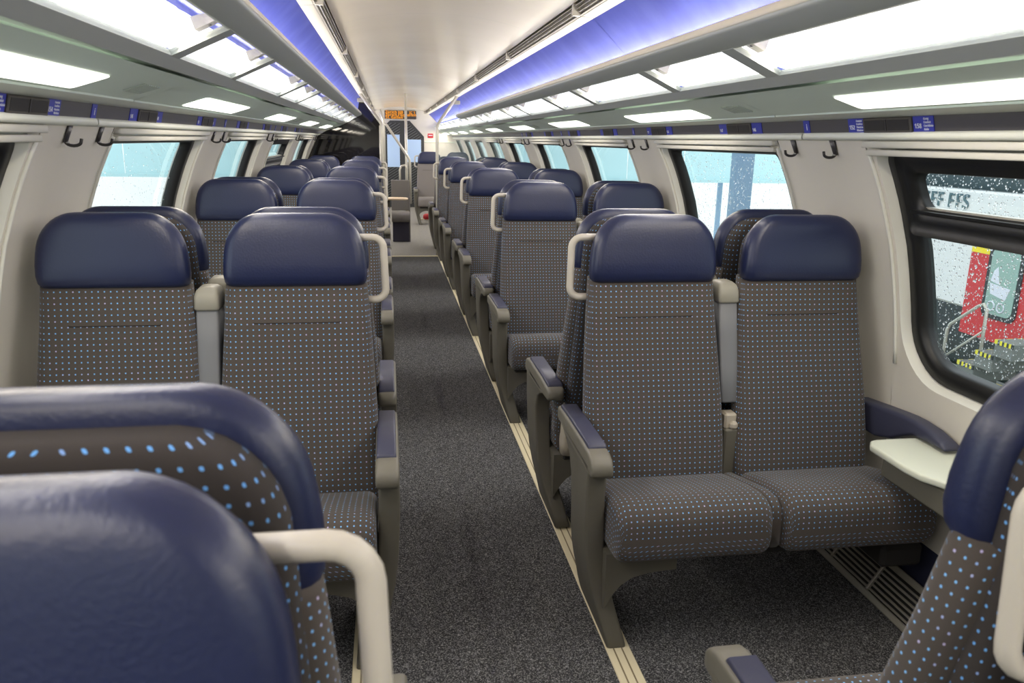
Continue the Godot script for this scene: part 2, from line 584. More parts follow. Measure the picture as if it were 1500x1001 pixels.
func handle_mesh(m: float) -> ArrayMesh:
	var path := []
	var z := 0.066
	path.append(Vector3(0.365, 1.083, z))
	path.append(Vector3(0.305, 1.083, z))
	for i in 6:
		var a := PI / 2.0 * i / 5.0
		path.append(Vector3(0.303 - 0.030 * sin(a), 1.053 + 0.030 * cos(a), z))
	for i in 6:
		var a := PI / 2.0 * i / 5.0
		path.append(Vector3(0.299 - 0.030 * cos(a), 0.938 - 0.030 * sin(a), z + 0.012))
	path.append(Vector3(0.365, 0.908, z + 0.012))
	var t := Transform3D(Basis(Vector3(m, 0, 0), Vector3.UP, Vector3.BACK), Vector3(-0.75 * m, 0, 0))
	return G.new().at(t).tube(path, 0.0108, 12).mesh(M.handle_cream)

func seats() -> void:
	var proto := {}
	var hm := {}
	for m: float in [1.0, -1.0]:
		proto[m] = make_seat(m, false)
		hm[m] = handle_mesh(m)
	var names := ["fifth", "fourth", "third", "second", "first"]
	for k in range(-1, 5):
		for s: float in [-1.0, 1.0]:
			for facing in [1, -1]:
				if k == 4 and facing < 0:
					continue
				var zu := ZU - PER * k if k >= 0 else ((-0.56 if s < 0 else -0.592) if facing > 0 else -0.548)
				var m: float = s * facing
				var r: Node3D = proto[m].duplicate()
				r.name = numbered("double_seat")
				add_child(r)
				r.position = Vector3(X(s, 0.75), 0, zu)
				r.rotation.y = 0.0 if facing > 0 else PI
				var side := "on the staircase side" if s < 0 else "on the wet window side"
				var lab := ""
				if k == 4:
					lab = "dotted double seat with its back to the glass partition, %s" % side
				else:
					lab = "dotted double seat facing %s the end door, %s pair from partition, %s" % ["away from" if facing > 0 else "towards", names[k], side.substr(7)]
				tag(r, lab, "train seat", "dotted double seats with navy headrests")
				if facing > 0:
					part("grab_handle", hm[m], r, Vector3.ZERO, "cream grab handle")
	# plain grey seats beyond the right-hand partition
	var g1 := make_seat(1.0, true)
	g1.name = numbered("double_seat")
	add_child(g1)
	g1.position = Vector3(X(1, 0.66), 0, -13.3)
	tag(g1, "plain grey double seat with navy headrests in front of the end door wall", "train seat")
	part("grab_handle", hm[1.0], g1, Vector3.ZERO, "cream grab handle")
	var g2 := make_seat(-1.0, true)
	g2.name = numbered("double_seat")
	add_child(g2)
	g2.position = Vector3(X(1, 0.75), 0, -9.68)
	g2.rotation.y = PI
	tag(g2, "plain grey double seat behind the clear glass partition, facing the end door", "train seat")
	for m in proto:
		proto[m].free()

# ------------------------------------------------------------------ walls and windows
const WALL := [[0.0, 1.272], [0.23, 1.272], [0.45, 1.271], [0.603, 1.268], [0.743, 1.255], [0.83, 1.243], [0.913, 1.228], [1.0, 1.209], [1.076, 1.190], [1.171, 1.157], [1.23, 1.134], [1.286, 1.108], [1.372, 1.066]]

func wo(y: float) -> float:
	for i in WALL.size() - 1:
		if y <= WALL[i + 1][0]:
			return lerpf(WALL[i][1], WALL[i + 1][1], clampf((y - WALL[i][0]) / (WALL[i + 1][0] - WALL[i][0]), 0, 1))
	return WALL[-1][1]

func wp(s: float, z: float, y: float, out := 0.0) -> Vector3:
	return Vector3(X(s, wo(y) + out), y, z)

func outline(z0: float, z1: float, y0: float, y1: float, rb: float, rt: float) -> Array:
	# rounded rectangle in (z, y), z0 < z1, counted round from the lower z0 corner
	var p := []
	var n := 8
	for i in n + 1:
		var a := PI + PI / 2.0 * i / n
		p.append(Vector2(z0 + rb + rb * cos(a), y0 + rb + rb * sin(a)))
	for i in range(1, 8):
		p.append(Vector2(lerpf(z0 + rb, z1 - rb, i / 8.0), y0))
	for i in n + 1:
		var a := PI * 1.5 + PI / 2.0 * i / n
		p.append(Vector2(z1 - rb + rb * cos(a), y0 + rb + rb * sin(a)))
	for i in range(1, 10):
		p.append(Vector2(z1, lerpf(y0 + rb, y1 - rt, i / 10.0)))
	for i in n + 1:
		var a := PI / 2.0 * i / n
		p.append(Vector2(z1 - rt + rt * cos(a), y1 - rt + rt * sin(a)))
	for i in range(1, 8):
		p.append(Vector2(lerpf(z1 - rt, z0 + rt, i / 8.0), y1))
	for i in n + 1:
		var a := PI / 2.0 + PI / 2.0 * i / n
		p.append(Vector2(z0 + rt + rt * cos(a), y1 - rt + rt * sin(a)))
	for i in range(1, 10):
		p.append(Vector2(z0, lerpf(y1 - rt, y0 + rb, i / 10.0)))
	return p

func ring_mesh(s: float, a: Array, oa: float, b: Array, ob: float, g: G, steps := 1) -> void:
	var n := a.size()
	for i in n:
		var j := (i + 1) % n
		for k in steps:
			var t0 := float(k) / steps
			var t1 := float(k + 1) / steps
			var p: Vector2 = a[i].lerp(b[i], t0)
			var q: Vector2 = a[j].lerp(b[j], t0)
			var r: Vector2 = a[j].lerp(b[j], t1)
			var w: Vector2 = a[i].lerp(b[i], t1)
			var o0 := lerpf(oa, ob, t0)
			var o1 := lerpf(oa, ob, t1)
			if s > 0:
				g.quad(wp(s, p.x, p.y, o0), wp(s, q.x, q.y, o0), wp(s, r.x, r.y, o1), wp(s, w.x, w.y, o1))
			else:
				g.quad(wp(s, w.x, w.y, o1), wp(s, r.x, r.y, o1), wp(s, q.x, q.y, o0), wp(s, p.x, p.y, o0))

func fill(s: float, o: Array, out: float, g: G) -> void:
	# pane: rows between the left and right halves of an outline
	var n := o.size()
	var ys := []
	for p in o:
		ys.append(p.y)
	ys.sort()
	var y0: float = ys[0]
	var y1: float = ys[-1]
	var rows := 24
	for k in rows:
		var e := []
		for yy in [lerpf(y0, y1, float(k) / rows), lerpf(y0, y1, float(k + 1) / rows)]:
			var y: float = clampf(yy, y0 + 0.0005, y1 - 0.0005)
			var lo := 1e9
			var hi := -1e9
			for i in n:
				var a: Vector2 = o[i]
				var b: Vector2 = o[(i + 1) % n]
				if (a.y - y) * (b.y - y) <= 0.0 and absf(a.y - b.y) > 1e-7:
					var z := lerpf(a.x, b.x, (y - a.y) / (b.y - a.y))
					lo = minf(lo, z)
					hi = maxf(hi, z)
			e.append([lo, hi, y])
		var A := wp(s, e[0][0], e[0][2], out)
		var B := wp(s, e[0][1], e[0][2], out)
		var C := wp(s, e[1][1], e[1][2], out)
		var D := wp(s, e[1][0], e[1][2], out)
		if s > 0:
			g.quad(A, B, C, D)
		else:
			g.quad(D, C, B, A)

func strip_wall(s: float, z0: float, z1: float, y0: float, y1: float, thick: float, g: G) -> void:
	# a slab of wall following the curve: inner face, outer face and edges
	var ys := [y0]
	for w in WALL:
		if w[0] > y0 + 0.001 and w[0] < y1 - 0.001:
			ys.append(w[0])
	ys.append(y1)
	for i in ys.size() - 1:
		for f in [[0.0, 1], [thick, -1]]:
			var a := wp(s, z0, ys[i], f[0])
			var b := wp(s, z1, ys[i], f[0])
			var c := wp(s, z1, ys[i + 1], f[0])
			var d := wp(s, z0, ys[i + 1], f[0])
			if s * f[1] > 0:
				g.quad(a, b, c, d)
			else:
				g.quad(d, c, b, a)
	g.sm(false)
	for i in ys.size() - 1:
		for z in [z0, z1]:
			g.quad(wp(s, z, ys[i], 0), wp(s, z, ys[i + 1], 0), wp(s, z, ys[i + 1], thick), wp(s, z, ys[i], thick))
	for y in [y0, y1]:
		g.quad(wp(s, z0, y, 0), wp(s, z1, y, 0), wp(s, z1, y, thick), wp(s, z0, y, thick))
	g.sm(true)

func walls() -> void:
	var nwin := 0
	for s: float in [-1.0, 1.0]:
		var side := "left" if s < 0 else "right"
		var wall := structure("wall_" + side)
		var plinth := structure("baseboard_" + side)
		part("plinth", G.new().box(Vector3(X(s, 1.315), 0.115, (ZFRONT + ZEND) / 2.0), Vector3(0.09, 0.23, ZFRONT - ZEND), 0.0).mesh(M.plinth_navy), plinth)
		for k in range(-2, 8):
			var zp1 := -2.073 - PER * k        # near end of the pillar
			var zp0 := zp1 - 0.507             # far end of the pillar
			if zp0 > ZFRONT or zp1 < ZEND:
				continue
			var g := G.new()
			strip_wall(s, maxf(zp0, ZEND) + 0.002, minf(zp1, ZFRONT) - 0.003, 0.23, 1.372, 0.09, g)
			part("pillar_panel", g.mesh(M.wall_cream), wall)
			# joint behind the panel edge
			var gj := G.new().at(Transform3D(Basis.IDENTITY, Vector3(s * 0.006, 0, 0)))
			strip_wall(s, zp1 - 0.008, zp1 + 0.006, 0.23, 1.372, 0.08, gj)
			part("joint", gj.mesh(M.joint_dark), wall)
		for k in range(-1, 9):
			var z0 := -2.073 - PER * k
			var z1 := z0 + PER - 0.507
			if z1 > ZFRONT + 0.5 or z0 < ZEND - 0.6:
				continue
			z0 = maxf(z0, ZEND)
			# surround panel with a rounded opening
			var hz0 := z0 + 0.030
			var hz1 := z1 - 0.030
			var inner := outline(hz0, hz1, 0.685, 1.352, 0.17, 0.05)
			var outer := []
			var c := Vector2((z0 + z1) / 2.0, 1.0)
			for p in inner:
				var q := Vector2(clampf(z0 + (p.x - hz0) / (hz1 - hz0) * (z1 - z0), z0, z1), 0)
				q.y = p.y
				if p.y < 0.86 and p.x > hz0 + 0.001 and p.x < hz1 - 0.001:
					q.y = 0.23
					q.x = lerpf(z0, z1, (p.x - hz0) / (hz1 - hz0))
				elif p.y > 1.30 and p.x > hz0 + 0.001 and p.x < hz1 - 0.001:
					q.y = 1.372
				elif p.y <= 0.8551:
					q.y = 0.6
				outer.append(q)
			var g := G.new()
			ring_mesh(s, outer, 0.0, inner, 0.0, g, 6)
			# lower corners of the rectangle
			part("window_surround", g.mesh(M.wall_cream), wall)
			g = G.new()
			strip_wall(s, z0, z1, 0.232, 0.60, 0.08, g.at(Transform3D(Basis.IDENTITY, Vector3(s * 0.012, 0, 0))))
			strip_wall(s, z0 - 0.02, z0 + 0.025, 0.60, 1.372, 0.08, g)
			strip_wall(s, z1 - 0.025, z1 + 0.02, 0.60, 1.372, 0.08, g)
			strip_wall(s, z0, z1, 0.60, 0.675, 0.08, g)
			strip_wall(s, z0, z1, 1.355, 1.372, 0.08, g)
			part("wall_backing", g.mesh(M.wall_cream), wall)
			# the window itself
			nwin += 1
			var win := structure("window_%d" % nwin)
			g = G.new()
			var i2 := outline(hz0 + 0.012, hz1 - 0.012, 0.699, 1.348, 0.16, 0.045)
			ring_mesh(s, inner, 0.0, i2, 0.030, g, 3)
			part("reveal", g.mesh(M.trim_white), win)
			g = G.new()
			var i3 := outline(hz0 + 0.016, hz1 - 0.016, 0.703, 1.345, 0.156, 0.04)
			var i4 := outline(hz0 + 0.060, hz1 - 0.060, 0.747, 1.325, 0.118, 0.03)
			var i5 := outline(hz0 + 0.066, hz1 - 0.066, 0.753, 1.320, 0.112, 0.03)
			ring_mesh(s, i2, 0.030, i3, 0.024, g)
			ring_mesh(s, i3, 0.024, i4, 0.028, g, 2)
			ring_mesh(s, i4, 0.028, i5, 0.070, g, 2)
			part("frame", g.mesh(M.rubber_black), win)
			g = G.new()
			fill(s, i5, 0.060, g)
			part("pane", g.mesh(M.window_glass), win)
			if (s > 0 and k == 0) or (s < 0 and k == 3):
				# opening upper light: thick black frame above a transom
				g = G.new()
				var h0 := outline(hz0 + 0.052, hz1 - 0.052, 1.118, 1.338, 0.02, 0.03)
				var h1 := outline(hz0 + 0.105, hz1 - 0.105, 1.192, 1.292, 0.035, 0.03)
				ring_mesh(s, h0, 0.018, h1, 0.022, g, 2)
				var h2 := outline(hz0 + 0.110, hz1 - 0.110, 1.196, 1.289, 0.033, 0.028)
				ring_mesh(s, h1, 0.022, h2, 0.056, g, 2)
				ring_mesh(s, h0, 0.018, h0, 0.066, g, 1)
				part("hopper_frame", g.mesh(M.rubber_black), win)
				g = G.new()
				var ledge := outline(hz0 + 0.09, hz1 - 0.09, 1.182, 1.190, 0.003, 0.003)
				ring_mesh(s, ledge, 0.002, ledge, 0.022, g)
				fill(s, ledge, 0.002, g)
				part("ledge", g.mesh(M.rubber_black), win)
				g = G.new()
				var bar := outline(hz0 + 0.115, hz1 - 0.115, 1.194, 1.200, 0.002, 0.002)
				ring_mesh(s, bar, 0.030, bar, 0.055, g)
				fill(s, bar, 0.030, g)
				part("drip_bar", g.mesh(M.steel), win)
			# roller blind above the window
			if k <= 5:
				blind(s, z0, z1, k)

func blind(s: float, z0: float, z1: float, k: int) -> void:
	var where := "between carriage panels %d" % k
	var b := thing("roller_blind", Vector3(X(s, 1.08), 1.35, (z0 + z1) / 2.0), "", "blind", "rolled-up window blinds")
	tag(b, "rolled-up white roller blind above a window, %s, %s" % [nth((z0 + z1) / 2.0, PER, ZPART), side_of(s)])
	var org := -b.position
	var t := Transform3D(Basis.IDENTITY, org)
	var g := G.new().at(t)
	g.loft([[Vector3(X(s, 1.064), 0, z0 + 0.016), Vector3(1, 0, 0), Vector3.UP, 0.014, 1.352, 1.370], [Vector3(X(s, 1.064), 0, z1 - 0.010), Vector3(1, 0, 0), Vector3.UP, 0.014, 1.352, 1.370]], 0.003, 1, 2)
	part("housing", g.mesh(M.blind_cream), b)
	g = G.new().at(t)
	g.loft([[Vector3(X(s, 1.074), 0, z0 + 0.024), Vector3(1, 0, 0), Vector3.UP, 0.012, 1.331, 1.348], [Vector3(X(s, 1.074), 0, z1 - 0.020), Vector3(1, 0, 0), Vector3.UP, 0.012, 1.331, 1.348]], 0.003, 1, 2)
	part("bottom_bar", g.mesh(M.blind_cream), b)
	for e in [[z0 + 0.012, 1], [z1 - 0.012, -1]]:
		g = G.new().at(t)
		var path := []
		for i in 13:
			var y := lerpf(1.345, 0.72, i / 12.0)
			path.append(wp(s, e[0], y, -0.003))
		g.tube(path, 0.006, 6)
		part("guide_rail", g.mesh(M.trim_white), b)

# ------------------------------------------------------------------ the overhead: band, lamp panels, rack, blue coves, ceiling
func pol(s: float, a: Array) -> Array:
	var r := []
	for p in a:
		r.append(Vector2(X(s, p[0]), p[1]))
	return r

func overhead() -> void:
	var span := [ZFRONT, ZEND]
	for s: float in [-1.0, 1.0]:
		var side := "left" if s < 0 else "right"
		var tr := structure("trim_1" if s < 0 else "trim_2")
		# lip under the label band, in lengths with fine joints
		var cuts := [ZFRONT]
		for k in range(-2, 8):
			var z := -2.365 - 1.79 * k
			if z < ZFRONT and z > ZEND:
				cuts.append(z)
		cuts.append(ZEND)
		for i in cuts.size() - 1:
			var a: float = cuts[i] - 0.0025
			var b: float = cuts[i + 1] + 0.0025
			part("lip", G.new().sheet(pol(s, [[1.09, 1.380], [1.066, 1.371], [1.044, 1.3735], [1.038, 1.378], [1.038, 1.386], [1.040, 1.3915], [1.046, 1.3935]]), a, b).mesh(M.cove_light), tr)
			part("label_band", G.new().sheet(pol(s, [[1.046, 1.3935], [1.036, 1.4305]]), a, b, 1, false).mesh(M.band_charcoal), tr)
			part("cove", G.new().sheet(pol(s, [[1.036, 1.4305], [1.020, 1.4318], [0.985, 1.4345], [0.942, 1.4395]]), a, b).mesh(M.cove_light), tr)
			part("lamp_panel", G.new().sheet(pol(s, [[0.940, 1.444], [0.942, 1.4395]]), a, b, 1, false).sheet(pol(s, [[0.940, 1.444], [0.771, 1.4970]]), a, b, 1, false).mesh(M.panel_grey_green), tr)
		part("panel_backing", G.new().sheet(pol(s, [[0.945, 1.456], [0.76, 1.526]]), ZFRONT, ZEND, 1, false).sheet(pol(s, [[1.06, 1.38], [1.05, 1.44], [0.94, 1.456]]), ZFRONT, ZEND, 1, false).mesh(M.panel_grey_green), tr)
		# luggage rack
		var rk := thing("luggage_rack", Vector3(X(s, 0.66), 1.56, -4.0), "long grey overhead luggage rack with glass bottom %s" % ("over the staircase side seats" if s < 0 else "over the wet window side seats"), "luggage rack", "overhead luggage racks")
		var t := Transform3D(Basis.IDENTITY, -rk.position)
		part("wall_rail", G.new(false).at(t).prism(pol(s, [[0.760, 1.503], [0.731, 1.5265], [0.735, 1.5395], [0.790, 1.5405], [0.790, 1.506]]), ZFRONT, ZEND).mesh(M.rack_grey), rk)
		var rp := [[0.606, 1.586], [0.598, 1.588], [0.546, 1.6105], [0.541, 1.615], [0.5405, 1.622]]
		part("front_rail", G.new().at(t).prism(pol(s, rp + [[0.548, 1.640], [0.556, 1.645], [0.570, 1.643], [0.590, 1.628], [0.612, 1.600]]), ZFRONT, ZPART + 0.06, true).mesh(M.rack_grey), rk)
		part("rail_lip", G.new().at(t).prism(pol(s, [[0.5400, 1.6215], [0.5475, 1.6405], [0.5555, 1.6462], [0.566, 1.6448], [0.566, 1.635], [0.552, 1.628]]), ZFRONT, ZPART + 0.06, true).mesh(M.rail_lip), rk)
		# dividers, glass and lamps by bay
		var divs := []
		for k in range(-2, 9):
			divs.append(-1.984 - PER * k)
			divs.append(-2.683 - PER * k)
		var nl := 0
		for i in divs.size() - 1:
			var zd: float = divs[i]
			var zn: float = divs[i + 1]
			if zd > ZFRONT - 0.3 or zn < ZEND + 0.05:
				continue
			part("divider", G.new(false).at(t).prism(pol(s, [[0.736, 1.5235], [0.600, 1.5860], [0.606, 1.598], [0.738, 1.5370]]), zd + 0.036, zd - 0.036).mesh(M.rack_grey), rk)
			part("glass_pane", G.new().at(t).sheet(pol(s, [[0.734, 1.533], [0.603, 1.593]]), zd - 0.036, zn + 0.036, 1, false).mesh(M.rack_glass), rk)
			# bracket holding the lamp's far end, with a screw hole
			if zn > ZPART:
				var bk := part("lamp_bracket", G.new(false).at(t).prism(pol(s, [[0.668, 1.578], [0.640, 1.591], [0.614, 1.604], [0.620, 1.612], [0.650, 1.612], [0.676, 1.604]]), zn + 0.075, zn + 0.034).mesh(M.rail_lip), rk)
				part("screw", G.new().at(t).tube([Vector3(X(s, 0.640), 1.5895, zn + 0.054), Vector3(X(s, 0.640), 1.600, zn + 0.054)], 0.004, 8).mesh(M.hook_dark), bk)
			# lamp over the glass
			var za := zd - 0.038
			var zb := zn + 0.038
			var lm := thing("rack_lamp", Vector3(X(s, 0.725), 1.585, (za + zb) / 2.0), "%s white tube lamp above the rack glass, %s, %s" % ["short" if za - zb < 0.8 else "long", nth((za + zb) / 2.0, PER, ZPART), side_of(s)], "lamp", "tube lamps over the luggage racks")
			var tl := Transform3D(Basis.IDENTITY, -lm.position)
			var pr := [[0.746, 1.5412], [0.726, 1.5455], [0.707, 1.566], [0.698, 1.590], [0.700, 1.612], [0.711, 1.628], [0.728, 1.636], [0.750, 1.634], [0.766, 1.616], [0.768, 1.560]]
			part("diffuser", G.new().at(tl).prism(pol(s, pr), za, zb, true).mesh(M.tube_glow), lm)
			var d := Vector3(-s * 0.62, -0.78, 0)
			area(lm, Vector3(X(s, 0.700), 1.566, (za + zb) / 2.0) - lm.position + d * 0.010, d, Vector3(0, 0, 1), Vector2(za - zb, 0.05), RACK_E * (za - zb), Color(1.0, 0.965, 0.905))
			var du := Vector3(-s * 0.55, 0.835, 0)
			area(lm, Vector3(X(s, 0.722), 1.640, (za + zb) / 2.0) - lm.position + du * 0.008, du, Vector3(0, 0, 1), Vector2(za - zb, 0.05), RACK_UP * (za - zb), Color(1.0, 0.965, 0.905))
		# flat reading lamps in the panel
		for k in range(-2, 9):
			var z1 := -1.03 - 1.79 * k
			var z0 := z1 - 0.85
			if z1 > ZFRONT or z0 < ZEND:
				continue
			var lp := thing("ceiling_lamp", Vector3(X(s, 0.884), 1.461, (z0 + z1) / 2.0), "flat white lamp flush in the sloping panel, %s, %s" % [nth((z0 + z1) / 2.0, 1.79, ZPART), side_of(s)], "lamp", "flat lamps in the panels above the windows")
			var tl := Transform3D(Basis.IDENTITY, -lp.position)
			var n := Vector2(-0.2988, -0.9543)
			var g := G.new(false).at(tl)
			# rounded-corner sheet lying 2 mm proud of the panel
			var pts := []
			for q in outline(z0, z1, 0.842, 0.926, 0.014, 0.014):
				pts.append(q)
			var cen := Vector2((z0 + z1) / 2.0, 0.884)
			for dd in [0.0025, -0.002]:
				for i in pts.size():
					var tri := []
					for q in [cen, pts[i], pts[(i + 1) % pts.size()]]:
						tri.append(Vector3(X(s, q.y), 1.444 + (0.940 - q.y) * (0.0545 / 0.174), q.x) + Vector3(s * n.x, n.y, 0) * dd)
					g.tri(tri[0], tri[1], tri[2])
			part("diffuser", g.mesh(M.lamp_glow), lp)
			area(lp, Vector3(X(s, 0.884), 1.4615, (z0 + z1) / 2.0) - lp.position + Vector3(s * n.x, n.y, 0) * 0.006, Vector3(s * n.x, n.y, 0), Vector3(0, 0, 1), Vector2(0.83, 0.08), LAMP_E, Color(1.0, 0.945, 0.86))
		# air vents in the panel
		for z in ([-2.49, -6.1] if s > 0 else [-2.19, -5.8]):
			var vt := thing("air_vent", Vector3(X(s, 0.868), 1.466, z), "small slotted grey vent in the sloping panel, %s, %s" % [nth(z, 3.6, ZPART), side_of(s)], "vent", "panel vents")
			for i in 8:
				part("slot", G.new().box(Vector3(0, -0.0015, (i - 3.5) * 0.018), Vector3(0.055, 0.003, 0.008), 0.0).at(Transform3D.IDENTITY).mesh(M.slot_vent), vt)
			vt.rotation.z = -s * atan2(0.0545, 0.174)
		# blue cove panels, white strip, slot with slats
		var bl := structure("trim_%d" % (3 if s < 0 else 4))
		var bc := [ZFRONT]
		for k in range(-3, 8):
			var z := -3.25 - 1.81 * k
			if z < ZFRONT and z > ZEND:
				bc.append(z)
		bc.append(ZEND)
		for i in bc.size() - 1:
			var a: float = bc[i] - 0.003
			var b: float = bc[i + 1] + 0.003
			part("blue_cove_panel", G.new().sheet(pol(s, [[0.790, 1.535], [0.782, 1.60], [0.750, 1.660], [0.700, 1.712], [0.640, 1.770], [0.572, 1.834]]), a, b).mesh(M.ceiling_blue), bl)
			part("white_strip", G.new().sheet(pol(s, [[0.574, 1.8325], [0.570, 1.8355], [0.516, 1.8405], [0.513, 1.843]]), a, b).mesh(M.strip_white), bl)
			part("slot_bracket", G.new().box(Vector3(X(s, 0.500), 1.862, b), Vector3(0.034, 0.046, 0.022), 0.002).mesh(M.slat_metal), bl)
		part("slot_back", G.new().sheet(pol(s, [[0.520, 1.838], [0.530, 1.88], [0.50, 1.90], [0.484, 1.890]]), ZFRONT, ZEND, 1, false).mesh(M.slot_dark), bl)
		part("cove_back", G.new().sheet(pol(s, [[0.80, 1.53], [0.792, 1.60], [0.760, 1.668], [0.58, 1.845]]), ZFRONT, ZEND).mesh(M.ceiling_blue), bl)
		for q in [[0.5095, 1.852], [0.5035, 1.864], [0.497, 1.876]]:
			part("slat", G.new().box(Vector3(X(s, q[0]), q[1], (ZFRONT + ZEND) / 2.0), Vector3(0.010, 0.0025, ZFRONT - ZEND), 0.0).mesh(M.slat_metal), bl)
	# ceiling vault in panels
	var ceil := structure("ceiling")
	var cz := [ZFRONT, 0.55, -1.25, -3.05, -4.15, -5.95, -7.75, -9.55, -11.3, -13.1, -14.9, ZEND]
	var arc := []
	for i in 17:
		var o := lerpf(0.488, -0.488, i / 16.0)
		arc.append([o, 1.886 + 0.072 * (1.0 - pow(absf(o) / 0.488, 2.2))])
	for i in cz.size() - 1:
		part("ceiling_panel", G.new().sheet(pol(1.0, arc), cz[i] - 0.0015, cz[i + 1] + 0.0015).mesh(M.ceiling_satin), ceil)
	var arc2 := []
	for a in arc:
		arc2.append([a[0], a[1] + 0.004])
	part("ceiling_backing", G.new().sheet(pol(1.0, arc2), ZFRONT, ZEND).mesh(M.slot_dark), ceil)
	# outer roof that closes the carriage
	var roof := structure("roof")
	var ro := [[1.19, 1.36], [1.15, 1.52], [0.98, 1.78], [0.74, 1.98], [0.4, 2.07], [0.0, 2.09], [-0.4, 2.07], [-0.74, 1.98], [-0.98, 1.78], [-1.15, 1.52], [-1.19, 1.36]]
	var ri := []
	for a in ro:
		ri.push_front([a[0] * 0.97, a[1] - 0.015])
	part("roof_shell", G.new(false).prism(pol(1.0, ro + ri), ZFRONT + 0.1, ZEND - 0.1).mesh(M.roof_outer), roof)

# ------------------------------------------------------------------ floor
func floor_and_ends() -> void:
	var fl := structure("floor")
	part("carpet", G.new().box(Vector3(XC, -0.03, (ZFRONT - 9.25) / 2.0), Vector3(2.72, 0.06, ZFRONT + 9.25)).mesh(M.carpet), fl)
	part("vestibule_floor", G.new().box(Vector3(XC, -0.03, (-9.25 + ZEND) / 2.0), Vector3(2.72, 0.06, -9.25 - ZEND)).mesh(M.vestibule_floor), fl)
	for s: float in [-1.0, 1.0]:
		var tr := structure("trim_%d" % (5 if s < 0 else 6))
		part("floor_strip", G.new().box(Vector3(X(s, 0.342), 0.003, (ZFRONT - 9.2) / 2.0), Vector3(0.068, 0.006, ZFRONT + 9.2), 0.002).mesh(M.strip_cream), tr)
		for o in [0.329, 0.352]:
			part("groove", G.new().box(Vector3(X(s, o), 0.0062, (ZFRONT - 9.2) / 2.0), Vector3(0.004, 0.001, ZFRONT + 9.2), 0.0).mesh(M.strip_groove), tr)
	var th := structure("trim_7")
	part("threshold", G.new().box(Vector3(XC, 0.004, -9.25), Vector3(0.62, 0.008, 0.05), 0.003).mesh(M.strip_cream), th)
	# closed end behind the camera
	var wb := structure("wall_back")
	part("end_panel", G.new().box(Vector3(XC, 1.0, ZFRONT + 0.04), Vector3(2.8, 2.2, 0.08)).mesh(M.wall_cream), wb)

